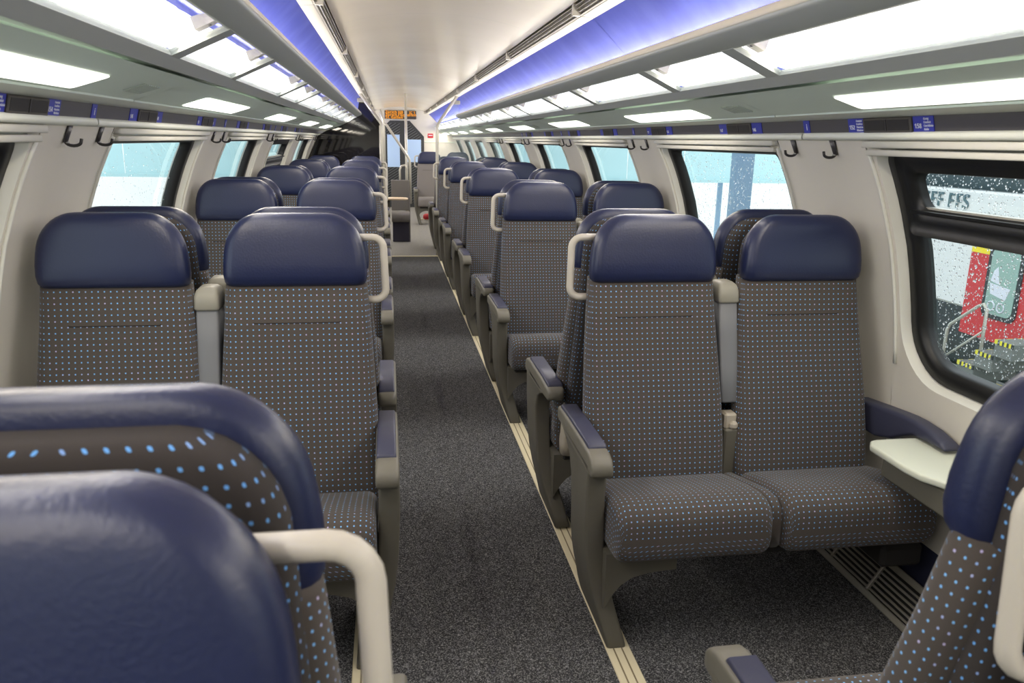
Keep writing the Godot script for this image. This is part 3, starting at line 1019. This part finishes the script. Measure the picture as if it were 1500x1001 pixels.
# ------------------------------------------------------------------ far end
func far_end() -> void:
	var we := structure("wall_end")
	# wall around the door: two sides and a header, door opening o -0.31..0.47 seen from the aisle
	var d0 := 0.255 - 0.30
	var d1 := 0.255 + 0.47
	var h := 1.70
	part("end_panel", G.new().box(Vector3((XC - 1.36 + d0) / 2.0, 1.0, ZEND - 0.03), Vector3(d0 - (XC - 1.36), 2.2, 0.06)).mesh(M.wall_cream), we)
	part("end_panel", G.new().box(Vector3((d1 + XC + 1.36) / 2.0, 1.0, ZEND - 0.03), Vector3(XC + 1.36 - d1, 2.2, 0.06)).mesh(M.wall_cream), we)
	part("header_panel", G.new().box(Vector3((d0 + d1) / 2.0, (h + 2.1) / 2.0, ZEND - 0.03), Vector3(d1 - d0, 2.1 - h, 0.06)).mesh(M.wall_cream), we)
	part("rail_line", G.new().box(Vector3(X(1, 0.9), 1.30, ZEND + 0.004), Vector3(0.85, 0.02, 0.012), 0.003).mesh(M.panel_grey_green), we)
	part("corner_panel", G.new(false).prism([Vector2(d1, 1.40), Vector2(d1 + 0.01, h + 0.01), Vector2(d1 - 0.28, h)], ZEND, ZEND - 0.06).mesh(M.wall_cream), we)
	part("corner_panel", G.new(false).prism([Vector2(d0, 1.60), Vector2(d0 + 0.10, h), Vector2(d0 - 0.01, h + 0.01)], ZEND, ZEND - 0.06).mesh(M.wall_cream), we)
	# door with chamfered top corners
	var dr := structure("door_1")
	var cx := (d0 + d1) / 2.0
	var t := Transform3D(Basis.IDENTITY, Vector3(0, 0, 0))
	var fr := [Vector2(d0, 0), Vector2(d1, 0), Vector2(d1, 1.40), Vector2(d1 - 0.28, h), Vector2(d0 + 0.10, h), Vector2(d0, 1.60)]
	part("leaf", G.new(false).prism(fr, ZEND + 0.02, ZEND - 0.05).mesh(M.door_frame), dr)
	for c in [[[Vector2(d0 + 0.03, 0.1), Vector2(cx - 0.09, 0.1), Vector2(cx - 0.09, h - 0.05), Vector2(d0 + 0.12, h - 0.05), Vector2(d0 + 0.03, 1.58)], 1.43, 0.80], [[Vector2(cx + 0.02, 0.1), Vector2(d1 - 0.05, 0.1), Vector2(d1 - 0.05, 1.38), Vector2(d1 - 0.30, h - 0.05), Vector2(cx + 0.02, h - 0.05)], 1.34, 0.90]]:
		var pg := PackedVector2Array(c[0])
		part("pane", G.new(false).prism(c[0], ZEND + 0.026, ZEND + 0.018).mesh(M.door_pattern), dr)
		var x0: float = pg[0].x
		var x1: float = pg[1].x
		part("painted_light_pane", G.new().box(Vector3((x0 + x1) / 2.0, (c[1] + c[2]) / 2.0, ZEND + 0.028), Vector3(x1 - x0 - 0.02, c[1] - c[2], 0.006)).mesh(M.door_painted_light), dr)  # opaque pane painted with the light of the vestibule beyond
		# etched diagonal lines
		var g := G.new(false)
		for i in 44:
			var b := -0.55 + i * 0.052
			var seg := PackedVector2Array([Vector2(x0 - 0.2, b - 0.12), Vector2(x1 + 0.2, b + (x1 - x0 + 0.4) * 0.62 - 0.12)])
			for pc in Geometry2D.intersect_polyline_with_polygon(seg, pg):
				var a: Vector2 = pc[0]
				var e: Vector2 = pc[pc.size() - 1]
				var w := Vector2(0, 0.006)
				for hgt in [ZEND + 0.0275]:
					g.quad(Vector3(a.x, a.y - w.y, hgt), Vector3(e.x, e.y - w.y, hgt), Vector3(e.x, e.y + w.y, hgt), Vector3(a.x, a.y + w.y, hgt))
		var lines := part("etched_lines", g.mesh(M.door_line), dr)
		tag(lines, "", "", "", "stuff")
	# destination display
	var sg := thing("destination_display", Vector3(XC - 0.30 + 0.31, 1.81, ZEND + 0.03), "amber on black destination display above the end door", "display")
	part("case", G.new().box(Vector3.ZERO, Vector3(0.62, 0.16, 0.03), 0.004).mesh(M.display_black), sg)
	var i := 0
	for tx in ["Zürich HB", "Zürich Flughafen", "St. Gallen"]:
		part("text_line", text(tx, 0.056, M.display_amber), sg, Vector3(-0.295, 0.050 - i * 0.05, 0.017))
		i += 1
	part("text_line", text("IC 1", 0.050, M.display_amber), sg, Vector3(0.17, 0.046, 0.017))
	area(sg, Vector3(0, 0, 0.03), Vector3(0, 0, 1), Vector3(1, 0, 0), Vector2(0.5, 0.12), 0.004, Color(1, 0.72, 0.1))
	var rs := thing("safety_sign", Vector3(XC + 0.60, 1.42, ZEND + 0.006), "small red and white notice on the end wall beside the door", "sign")
	part("plate", G.new().box(Vector3.ZERO, Vector3(0.11, 0.085, 0.006)).mesh(M.red_sign), rs)
	part("white_line", G.new().box(Vector3(0, 0.006, 0.004), Vector3(0.08, 0.016, 0.004)).mesh(M.lettering), rs)
	# partitions: dark one in front of the staircase, clear one on the other side
	var pd := structure("partition_dark")
	part("pane", G.new(false).prism(pol(-1.0, [[0.33, 0.0], [1.27, 0.0], [1.25, 0.75], [1.19, 1.08], [1.05, 1.37], [0.95, 1.43], [0.76, 1.50], [0.60, 1.59], [0.56, 1.82], [0.33, 1.5]]), ZPART - 0.01, ZPART - 0.03).mesh(M.partition_dark), pd)
	part("post", G.new().tube([Vector3(X(-1, 0.335), 0, ZPART), Vector3(X(-1, 0.335), 1.50, ZPART)], 0.014, 8).mesh(M.steel), pd)
	var pc2 := structure("partition_clear")
	part("pane", G.new(false).sheet(pol(1.0, []), 0, 0).prism(pol(1.0, [[0.33, 0.05], [1.26, 0.05], [1.24, 0.75], [1.18, 1.08], [1.04, 1.37], [0.94, 1.43], [0.76, 1.50], [0.60, 1.585], [0.56, 1.82], [0.33, 1.5]]), ZPART - 0.012, ZPART - 0.02).mesh(M.partition_glass), pc2)
	# grab poles with a cranked top
	for s: float in [-1.0, 1.0]:
		var p := thing("grab_pole", Vector3(X(s, 0.315), 0, -9.36), "cranked cream grab pole at the %s partition" % ("dark staircase" if s < 0 else "clear glass"), "grab pole", "cranked grab poles")
		var path := [Vector3(0, 0.0, 0), Vector3(0, 0.6, 0), Vector3(0, 1.46, 0), Vector3(s * 0.003, 1.50, 0), Vector3(s * 0.015, 1.53, 0), Vector3(s * 0.24, 1.845, 0)]
		part("tube", G.new().tube(path, 0.018, 12).mesh(M.steel), p)
		part("clamp", G.new().box(Vector3(s * 0.22, 1.77, -0.02), Vector3(0.10, 0.045, 0.05), 0.008).mesh(M.frame_light), p)
	var p2 := thing("ceiling_pole", Vector3(XC + 0.0, 0, -11.2), "straight vertical steel pole from floor to ceiling behind the grey bench end", "grab pole")
	part("tube", G.new().tube([Vector3(0, 0, 0), Vector3(0, 1.95, 0)], 0.018, 12).mesh(M.steel), p2)
	var sr := thing("stair_rail", Vector3(XC - 0.30, 0, -10.75), "cream sloping handrail with posts above the staircase", "handrail")
	part("post", G.new().tube([Vector3(0, 0.4, 0), Vector3(0, 1.58, 0), Vector3(-0.05, 1.72, 0)], 0.018, 10).mesh(M.steel), sr)
	part("sloping_tube", G.new().tube([Vector3(0.0, 1.55, 0), Vector3(0.04, 1.52, 0), Vector3(0.31, 1.12, 0), Vector3(0.33, 1.08, 0), Vector3(0.335, 1.02, 0), Vector3(0.335, 0.5, 0)], 0.018, 10).mesh(M.steel), sr)
	part("hoop", G.new().tube([Vector3(0.20, 0.7, 0.02), Vector3(0.20, 0.95, 0.02), Vector3(0.22, 1.0, 0.02), Vector3(0.27, 1.01, 0.02), Vector3(0.29, 0.97, 0.02), Vector3(0.29, 0.7, 0.02)], 0.013, 8).mesh(M.steel), sr)
	# grey bench end with rolled seat edge
	var be := thing("bench_end", Vector3(XC - 0.10, 0, -10.62), "grey bench end wall with rolled lower edge at the staircase", "bench")
	part("upper_panel", G.new().box(Vector3(0, 0.62, -0.04), Vector3(0.24, 0.40, 0.05), 0.006).mesh(M.end_grey), be)
	part("rolled_edge", G.new().loft([[Vector3(-0.12, 0.34, 0), Vector3(0, 0, 1), Vector3.UP, 0.09, -0.07, 0.07], [Vector3(0.12, 0.34, 0), Vector3(0, 0, 1), Vector3.UP, 0.09, -0.07, 0.07]], 0.06, 2, 5).mesh(M.grey_fabric), be)
	part("lower_panel", G.new().box(Vector3(0, 0.14, -0.02), Vector3(0.22, 0.27, 0.06), 0.004).mesh(M.end_navy), be)
	part("side_edge", G.new().box(Vector3(0.118, 0.30, -0.06), Vector3(0.02, 0.60, 0.10), 0.004).mesh(M.end_grey), be)
	var tb := thing("wooden_flap_table", Vector3(XC - 0.16, 0.60, -10.3), "small round-ended pale wooden table by the grey bench end", "table")
	part("top", G.new().loft([[Vector3(-0.20, 0, 0), Vector3(0, 0, 1), Vector3.UP, 0.12, -0.012, 0.012], [Vector3(0.05, 0, 0), Vector3(0, 0, 1), Vector3.UP, 0.12, -0.012, 0.012], [Vector3(0.12, 0, 0), Vector3(0, 0, 1), Vector3.UP, 0.09, -0.012, 0.012], [Vector3(0.15, 0, 0), Vector3(0, 0, 1), Vector3.UP, 0.04, -0.010, 0.010]], 0.006, 1, 2).mesh(M.beech), tb)
	part("leg", G.new().tube([Vector3(-0.1, -0.60, 0), Vector3(-0.1, -0.01, 0)], 0.02, 8).mesh(M.frame_grey), tb)
	# step at the grey seats with its bright edge
	var stp := structure("floor_step")
	part("side_edge", G.new().box(Vector3(X(1, 0.27), 0.01, -14.6), Vector3(0.03, 0.02, 2.0), 0.004).mesh(M.strip_cream), stp)
	part("front_edge", G.new().box(Vector3(X(1, 0.40), 0.01, -13.6), Vector3(0.26, 0.02, 0.03), 0.004).mesh(M.strip_cream), stp)
	var ex := thing("extinguisher", Vector3(X(1, 0.42), 0.02, -13.45), "small red fire extinguisher lying under the plain grey double seat", "extinguisher")
	part("bottle", G.new().loft([[Vector3(-0.10, 0.05, 0), Vector3(0, 0, 1), Vector3.UP, 0.03, -0.03, 0.03], [Vector3(-0.07, 0.05, 0), Vector3(0, 0, 1), Vector3.UP, 0.05, -0.05, 0.05], [Vector3(0.10, 0.05, 0), Vector3(0, 0, 1), Vector3.UP, 0.05, -0.05, 0.05], [Vector3(0.14, 0.05, 0), Vector3(0, 0, 1), Vector3.UP, 0.02, -0.02, 0.02]], 0.05, 1, 5).mesh(M.red_sign), ex)
	part("valve", G.new().box(Vector3(0.16, 0.05, 0), Vector3(0.05, 0.05, 0.04), 0.006).mesh(M.hook_dark), ex)

func text(tx: String, size: float, m: Material, depth := 0.001) -> Mesh:
	var t := TextMesh.new()
	var f := SystemFont.new()
	f.font_names = PackedStringArray(["Droid Sans"])
	f.font_weight = 700
	t.font = f
	t.text = tx
	t.font_size = 32
	t.pixel_size = size / 24.0
	t.depth = depth
	t.horizontal_alignment = HORIZONTAL_ALIGNMENT_LEFT
	t.vertical_alignment = VERTICAL_ALIGNMENT_CENTER
	t.material = m
	return t

# ------------------------------------------------------------------ labels, displays, hooks
func band_items() -> void:
	# frame lying on the label band: x along the carriage (reading direction), y up the band, z out of it
	for s: float in [-1.0, 1.0]:
		var up := Vector3(-s * 0.010, 0.037, 0).normalized()
		var along := Vector3(0, 0, s)
		var nrm := along.cross(up)
		var basis := Basis(along, up, nrm)
		var mid := Vector3(X(s, 1.041), 1.412, 0)
		for k in range(-1, 8):
			var zc := -1.0400 - 0.895 * k      # every half bay a pair of labels round a reservation display
			if zc < ZPART:
				continue
			var who := "staircase side" if s < 0 else "wet window side"
			var dv := thing("reservation_display", mid + Vector3(0, 0, zc), "dark grey reservation slot between two blue labels, %s, %s" % [nth(zc, 0.895, ZPART), who], "display", "reservation slots in the label band")
			dv.basis = basis
			part("case", G.new().box(Vector3(0, -0.001, 0.003), Vector3(0.205, 0.039, 0.008), 0.002).mesh(M.device_grey), dv)
			part("card_slot", G.new().box(Vector3(-0.05, 0.0, 0.0068), Vector3(0.088, 0.028, 0.002), 0.0005).mesh(M.device_dark), dv)
			part("card_slot", G.new().box(Vector3(0.05, 0.0, 0.0068), Vector3(0.088, 0.028, 0.002), 0.0005).mesh(M.device_dark), dv)
			part("latch", G.new().box(Vector3(0.0, 0.0, 0.0075), Vector3(0.006, 0.03, 0.003), 0.0005).mesh(M.hook_dark), dv)
			for e in [-1, 1]:
				var sgn := thing("seat_label", mid + Vector3(0, 0, zc) + along * e * 0.142, "", "label", "blue seat labels on the band")
				sgn.basis = basis
				var num := ""
				var words := []
				if k == 1:
					if s > 0:
						num = "152" if e < 0 else "158"
						words = ["Fenster", "Fenêtre", "Finestra", "Window"] if e < 0 else ["Gang", "Couloir", "Corridoio", "Aisle"]
					else:
						num = "156" if e < 0 else "154"
						words = ["Gang", "Couloir", "Corridoio", "Aisle"] if e < 0 else ["Fenster", "Fenêtre", "Finestra", "Window"]
				elif k == 2 or k == 3:
					num = str(144 - 10 * (k - 2) + (1 if e < 0 else 0) + (2 if s > 0 else 0))
				tag(sgn, "blue seat label%s, %s side of slot %s, %s" % [" " + num if num else "", "door" if e * s < 0 else "other", nth(zc, 0.895, ZPART), who])
				part("plate", G.new().box(Vector3(0, 0, 0.001), Vector3(0.076, 0.0375, 0.002), 0.0).mesh(M.plate_blue), sgn)
				if num != "":
					part("number", text(num, 0.0125, M.lettering), sgn, Vector3(-0.033, -0.005, 0.0022))
				for wi in words.size():
					part("word", text(words[wi], 0.0058, M.lettering), sgn, Vector3(0.002, 0.0125 - wi * 0.0085, 0.0022))
		for k in range(0, 4):
			var z := -2.345 - 1.79 * k
			var il := thing("info_label", mid + Vector3(0, 0, z), "narrow blue information label at a band joint, %s, %s" % [nth(z, 1.79, ZPART), side_of(s)], "label", "narrow blue labels at the band joints")
			il.basis = basis
			part("plate", G.new().box(Vector3(0, 0, 0.001), Vector3(0.036, 0.0375, 0.002), 0.0).mesh(M.plate_blue), il)
			part("letter", text("i", 0.018, M.lettering), il, Vector3(-0.002, -0.002, 0.0022))
		# coat hooks
		for k in range(-1, 5):
			for dz in [-2.232, -2.468]:
				var z: float = dz - PER * k
				var hk := thing("coat_hook", Vector3(X(s, 1.062), 1.372, z), "dark coat hook, %s one on the pillar %s, %s" % ["end door" if dz < -2.4 else "other", nth(z, PER, ZPART), side_of(s)], "hook", "coat hooks on the window pillars")
				var b: float = -s
				part("plate", G.new().loft([[Vector3(-b * 0.002, 0.0, 0), Vector3(0, 0, 1), Vector3(b, 0, 0), 0.015, -0.003, 0.004], [Vector3(-b * 0.012, -0.025, 0), Vector3(0, 0, 1), Vector3(b, 0, 0), 0.011, -0.003, 0.004], [Vector3(-b * 0.020, -0.043, 0), Vector3(0, 0, 1), Vector3(b, 0, 0), 0.0075, -0.003, 0.006]], 0.003, 1, 2).mesh(M.hook_dark), hk)
				var path := []
				for i in 9:
					var a := PI * i / 8.0
					path.append(Vector3(b * (-0.018 + 0.019 * (1.0 - cos(a))), -0.041 - 0.010 * sin(a), 0))
				path.append(Vector3(b * 0.022, -0.033, 0))
				part("hook", G.new().tube(path, 0.0042, 8).mesh(M.hook_dark), hk)
				part("clip", G.new().box(Vector3(-b * 0.013, -0.043, 0), Vector3(0.006, 0.004, 0.012), 0.001).mesh(M.hook_clip), hk)

# ------------------------------------------------------------------ tables, heater
func small_fittings() -> void:
	for s: float in [1.0, -1.0]:
		for k in range(0, 2):
			var zc := (-0.585 + ZU) / 2.0 - k * PER
			var tb := thing("window_table", Vector3(X(s, 1.16), 0.5, zc), "pale folding window table of %s" % ("the bay with the opening wet window" if (s > 0 and k == 0) else "a bay on the %s, row %s" % ["wet window side" if s > 0 else "staircase side", ["nearest the driver end", "behind it"][k]]), "table", "folding window tables")
			if not (s > 0 and k == 0):
				tag(tb, "pale folding table hidden behind dotted seats, %s, %s" % [nth(zc, PER, ZPART), side_of(s)])
			part("box", G.new().box(Vector3(s * 0.02, -0.005, 0), Vector3(0.175, 0.075, 0.80), 0.008).mesh(M.table_box), tb)
			for e: float in [-1.0, 1.0]:
				# wing with a notched inner corner
				var rows := []
				for q in [[0.012, 0.050], [0.020, 0.058], [0.05, 0.070], [0.12, 0.082], [0.20, 0.104], [0.25, 0.108], [0.40, 0.108], [0.425, 0.100], [0.432, 0.090]]:
					rows.append([Vector3(s * (0.108 - q[1]), 0, e * q[0]), Vector3(1, 0, 0), Vector3.UP, q[1], 0.034, 0.054])
				var g := G.new()
				g.at(Transform3D(Basis.IDENTITY, Vector3.ZERO))
				g.loft(rows, 0.006, 2, 3)
				part("wing", g.mesh(M.table_top), tb)
			var mid := []
			for q in [[-0.19, 0.055], [-0.17, 0.072], [-0.10, 0.092], [0.10, 0.092], [0.17, 0.072], [0.19, 0.055]]:
				mid.append([Vector3(s * (0.108 - q[1]), 0, q[0]), Vector3(1, 0, 0), Vector3.UP, q[1], 0.044, 0.0585])
			part("centre_leaf", G.new().loft(mid, 0.005, 2, 3).mesh(M.table_top), tb)
	# floor heater grille under the bay
	for s: float in [1.0, -1.0]:
		for k in range(0, 2):
			var hz := -1.45 - k * PER
			var ht := thing("heater_grille", Vector3(X(s, 1.222), 0.06, hz), "long slotted metal heater grille along the floor, %s, %s" % [nth(hz, PER, ZPART), side_of(s)], "heater", "floor heater grilles")
			var a := Vector3(-s * 0.042, -0.055, 0)
			var b := Vector3(s * 0.030, 0.060, 0)
			var up := (b - a).normalized()
			var nr := Vector3(-s * up.y, s * up.x * 1.0, 0)
			if nr.x * s > 0:
				nr = -nr
			for e in [[0.0, 0.020], [0.118, 0.020]]:
				part("edge_rail", G.new().at(Transform3D(Basis(Vector3(0, 0, 1), up, Vector3(0, 0, 1).cross(up)), a + up * (e[0] + 0.008))).box(Vector3.ZERO, Vector3(1.55, e[1], 0.012), 0.003).mesh(M.grille_grey), ht)
			for i in 6:
				part("bar", G.new().at(Transform3D(Basis(Vector3(0, 0, 1), up, Vector3(0, 0, 1).cross(up)), a + up * (0.026 + i * 0.0155))).box(Vector3.ZERO, Vector3(1.55, 0.007, 0.008), 0.002).mesh(M.grille_grey), ht)
			for i in 8:
				part("cross_rib", G.new().at(Transform3D(Basis(Vector3(0, 0, 1), up, Vector3(0, 0, 1).cross(up)), a + up * 0.064 + Vector3(0, 0, -0.70 + i * 0.20))).box(Vector3.ZERO, Vector3(0.010, 0.09, 0.011), 0.002).mesh(M.grille_grey), ht)
			part("back_plate", G.new().at(Transform3D(Basis(Vector3(0, 0, 1), up, Vector3(0, 0, 1).cross(up)), a + up * 0.062 + Vector3(s * 0.012, -0.006, 0))).box(Vector3.ZERO, Vector3(1.55, 0.12, 0.004), 0.0).mesh(M.under_dark), ht)

# ------------------------------------------------------------------ outside
func outside() -> void:
	var gr := structure("ground")
	part("yard", G.new().box(Vector3(0, -2.75, -40), Vector3(160, 0.2, 260)).mesh(M.ground), gr)
	part("track_bed", G.new().box(Vector3(4.2, -2.64, 0), Vector3(4.6, 0.04, 40)).mesh(M.platform), gr)
	var ga := thing("hall_gable", Vector3(0, 5, -26), "pale teal translucent gable sheet closing the end of the train hall", "gable")
	for i in 16:
		part("sheet", G.new().box(Vector3(-15 + i * 2.0, -0.35, 0), Vector3(1.97, 9.1, 0.03)).mesh(M.gable_sheet), ga)
	part("lower_beam", G.new().box(Vector3(0, -4.88, 0.05), Vector3(32, 0.10, 0.08)).mesh(M.gable_sheet), ga)
	for q in [[6.48, -14.0, "seen through the wet side window"], [-13.5, -27.5, "outside the staircase side windows"], [12.0, -27.5, "far beyond the wet side windows"]]:
		var co := thing("hall_column", Vector3(q[0], -2.65, q[1]), "slender blue grey steel column of the train hall %s" % q[2], "column", "hall columns")
		var w := 0.26 if q[1] > -20 else 0.12
		part("shaft", G.new().box(Vector3(0, 5, 0), Vector3(w, 10, w), 0.02).mesh(M.hall_column), co)
		part("flange", G.new().box(Vector3(0, 5, w * 0.7), Vector3(w * 1.4, 10, 0.03), 0.0).mesh(M.hall_column), co)
	neighbour_train()

func neighbour_train() -> void:
	var x := 8.0
	var ze := -12.0
	var zn := 14.0
	var tr := thing("neighbour_train", Vector3(x, -2.6, 1.0), "white and red railway carriage on another track beyond the wet window", "train")
	var t := Transform3D(Basis.IDENTITY, Vector3(-x, 2.6, -1.0))
	var b := func(called: String, c: Vector3, size: Vector3, m: Material, bev := 0.0) -> MeshInstance3D:
		return part(called, G.new().at(t).box(c, size, bev).mesh(m), tr)
	var zm := (ze + zn) / 2.0
	var L := zn - ze
	b.call("roof", Vector3(x + 1.4, 1.15, zm), Vector3(2.7, 0.72, L), M.train_roof, 0.2)
	b.call("body", Vector3(x + 1.4, -0.01, zm), Vector3(2.8, 1.62, L), M.train_white, 0.03)
	b.call("lower_band", Vector3(x + 1.41, -1.22, zm), Vector3(2.78, 0.80, L), M.train_black, 0.02)
	b.call("underframe", Vector3(x + 1.45, -2.05, zm), Vector3(2.5, 0.85, L), M.train_black, 0.02)
	b.call("red_panel", Vector3(x - 0.004, -0.59, -8.60), Vector3(0.03, 1.14, 2.08), M.train_red)
	b.call("yellow_stripe", Vector3(x - 0.006, 0.055, -8.60), Vector3(0.03, 0.15, 2.08), M.train_yellow)
	var le := part("lettering", text("SBB CFF FFS", 0.21, M.train_letters, 0.01), tr)
	le.transform = Transform3D(Basis(Vector3(0, 0, 1), Vector3.UP, Vector3(-1, 0, 0)), Vector3(-0.012, 3.235, -12.43))
	var dw := part("door_pane_frame", G.new(false).at(t).prism([Vector2(0, 0), Vector2(0.001, 0), Vector2(0, 0.001)], 0, 0.001).mesh(M.train_black), tr)
	var q := Transform3D(Basis(Vector3(0, 0, 1), Vector3.UP, Vector3(-1, 0, 0)), Vector3(x - 0.02, -0.35, -8.98))
	var o1 := outline(-0.30, 0.30, -0.50, 0.50, 0.12, 0.12)
	var o2 := outline(-0.24, 0.24, -0.44, 0.44, 0.09, 0.09)
	dw.mesh = G.new(false).at(t * q).prism(o1, 0.0, 0.02).mesh(M.train_black)
	part("door_pane", G.new(false).at(t * q).prism(o2, 0.02, 0.026).mesh(M.train_pane), dw)
	part("sail_mark", G.new(false).at(t * q).prism([Vector2(-0.20, 0.0), Vector2(-0.04, -0.03), Vector2(-0.10, 0.20), Vector2(-0.16, 0.14)], 0.026, 0.029).prism([Vector2(-0.20, -0.03), Vector2(0.16, -0.06), Vector2(0.10, -0.22), Vector2(-0.17, -0.17)], 0.026, 0.029).mesh(M.lettering), dw)
	for e in [-0.12, 0.05]:
		var rp := []
		for i in 17:
			var a := TAU * i / 16.0
			rp.append(Vector3(e + 0.06 * cos(a), -0.33 + 0.06 * sin(a), 0.03))
		part("ring_mark", G.new().at(t * q).tube(rp, 0.010, 6).mesh(M.lettering), dw)
	# walkway beside it, with a yellow line, and steps on it
	var wk := structure("walkway")
	part("slab", G.new().box(Vector3(7.25, -2.13, 0.0), Vector3(1.3, 1.05, 24.0), 0.01).mesh(M.platform), wk)
	part("yellow_line", G.new().box(Vector3(7.72, -1.602, 0.0), Vector3(0.10, 0.006, 24.0)).mesh(M.train_yellow), wk)
	var sp := thing("boarding_steps", Vector3(7.30, -1.605, -8.1), "grey boarding steps with yellow and black striped edges outside the wet window", "steps")
	for i in 4:
		var y := 0.10 + i * 0.20
		var st := part("step", G.new().box(Vector3(0, y, -0.42 + i * 0.27), Vector3(0.60, 0.20, 0.28), 0.006).mesh(M.platform), sp)
		for j in 8:
			part("stripe", G.new().box(Vector3(-0.2625 + j * 0.075, y + 0.075, -0.562 + i * 0.27), Vector3(0.075, 0.05, 0.01)).mesh(M.step_yellow if j % 2 == 0 else M.train_black), st)
			part("stripe", G.new().box(Vector3(-0.304, y + 0.075, -0.5275 + i * 0.27 + j * 0.034), Vector3(0.01, 0.05, 0.034)).mesh(M.step_yellow if j % 2 == 0 else M.train_black), st)
	part("handrail", G.new().tube([Vector3(-0.28, 0.0, -0.58), Vector3(-0.28, 0.72, -0.58), Vector3(-0.28, 0.80, -0.54), Vector3(-0.28, 1.12, -0.12), Vector3(-0.28, 1.16, -0.04), Vector3(-0.28, 1.10, 0.02), Vector3(-0.28, 0.4, 0.04)], 0.020, 8).mesh(M.steel), sp)
	part("mid_rail", G.new().tube([Vector3(-0.28, 0.35, -0.58), Vector3(-0.28, 0.85, 0.03)], 0.013, 6).mesh(M.steel), sp)

func drops() -> void:
	# rain drops standing on the outside of the panes
	var rng := RandomNumberGenerator.new()
	rng.seed = 77
	var sm := SphereMesh.new()
	sm.radius = 1.0
	sm.height = 2.0
	sm.radial_segments = 8
	sm.rings = 4
	sm.material = M.water
	for w in [[1.0, -2.02, -0.90, 6500, "large opening window"], [1.0, -3.78, -2.66, 3000, "second window"], [-1.0, -3.78, -2.66, 900, "staircase side window"]]:
		var mm := MultiMesh.new()
		mm.transform_format = MultiMesh.TRANSFORM_3D
		mm.mesh = sm
		mm.instance_count = w[3]
		for i in int(w[3]):
			var y := rng.randf_range(0.77, 1.31)
			var z := rng.randf_range(w[1] + 0.06, w[2] - 0.06)
			var r := 0.0008 + 0.0020 * pow(rng.randf(), 2.2)
			var p := wp(w[0], z, y, 0.0605)
			mm.set_instance_transform(i, Transform3D(Basis.from_scale(Vector3(r * 0.5, r * rng.randf_range(1.0, 1.5), r)), p))
		var o := MultiMeshInstance3D.new()
		o.name = numbered("raindrops")
		o.multimesh = mm
		add_child(o)
		tag(o, "rain drops on the outside of the %s" % w[4], "raindrops", "", "stuff")

# ------------------------------------------------------------------ main
const RACK_E := 0.27
const RACK_UP := 0.23
const LAMP_E := 0.24

func _ready() -> void:
	# camera from the photograph's vanishing point
	var f := 1137.6
	var u := (567.5 - 750.0) / f
	var v := -(202.8 - 500.5) / f
	var d := Vector3(u, v, -1).normalized()
	var roll := deg_to_rad(-1.2525)
	var a := Vector3(sin(roll), cos(roll), 0)
	var up := (a - d * a.dot(d)).normalized()
	var right := d.cross(up)
	# world = rows (right, up, -d) applied to camera coordinates
	var cam := Camera3D.new()
	cam.name = "camera"
	add_child(cam)
	cam.transform = Transform3D(Basis(Vector3(right.x, up.x, -d.x), Vector3(right.y, up.y, -d.y), Vector3(right.z, up.z, -d.z)), Vector3(0, 1.354, 0))
	var at := CameraAttributesPhysical.new()
	at.frustum_focal_length = 27.276
	at.frustum_focus_distance = 3.6
	at.exposure_aperture = 9.0
	cam.attributes = at
	cam.fov = rad_to_deg(2.0 * atan(500.5 / f))
	cam.near = 0.02
	cam.far = 400.0
	cam.current = true
	var env := Environment.new()
	env.background_mode = Environment.BG_COLOR
	env.background_color = Color(0.93, 0.98, 1.0)
	env.background_energy_multiplier = 1.3
	env.tonemap_mode = Environment.TONE_MAPPER_LINEAR
	env.tonemap_exposure = 1.5
	env.sdfgi_enabled = true
	env.ssao_enabled = true
	env.ssil_enabled = true
	var we := WorldEnvironment.new()
	we.name = "environment"
	we.environment = env
	add_child(we)
	materials()
	mat("slot_vent", c8(184, 194, 184), 0.7)
	floor_and_ends()
	walls()
	overhead()
	far_end()
	seats()
	small_fittings()
	band_items()
	outside()
	drops()
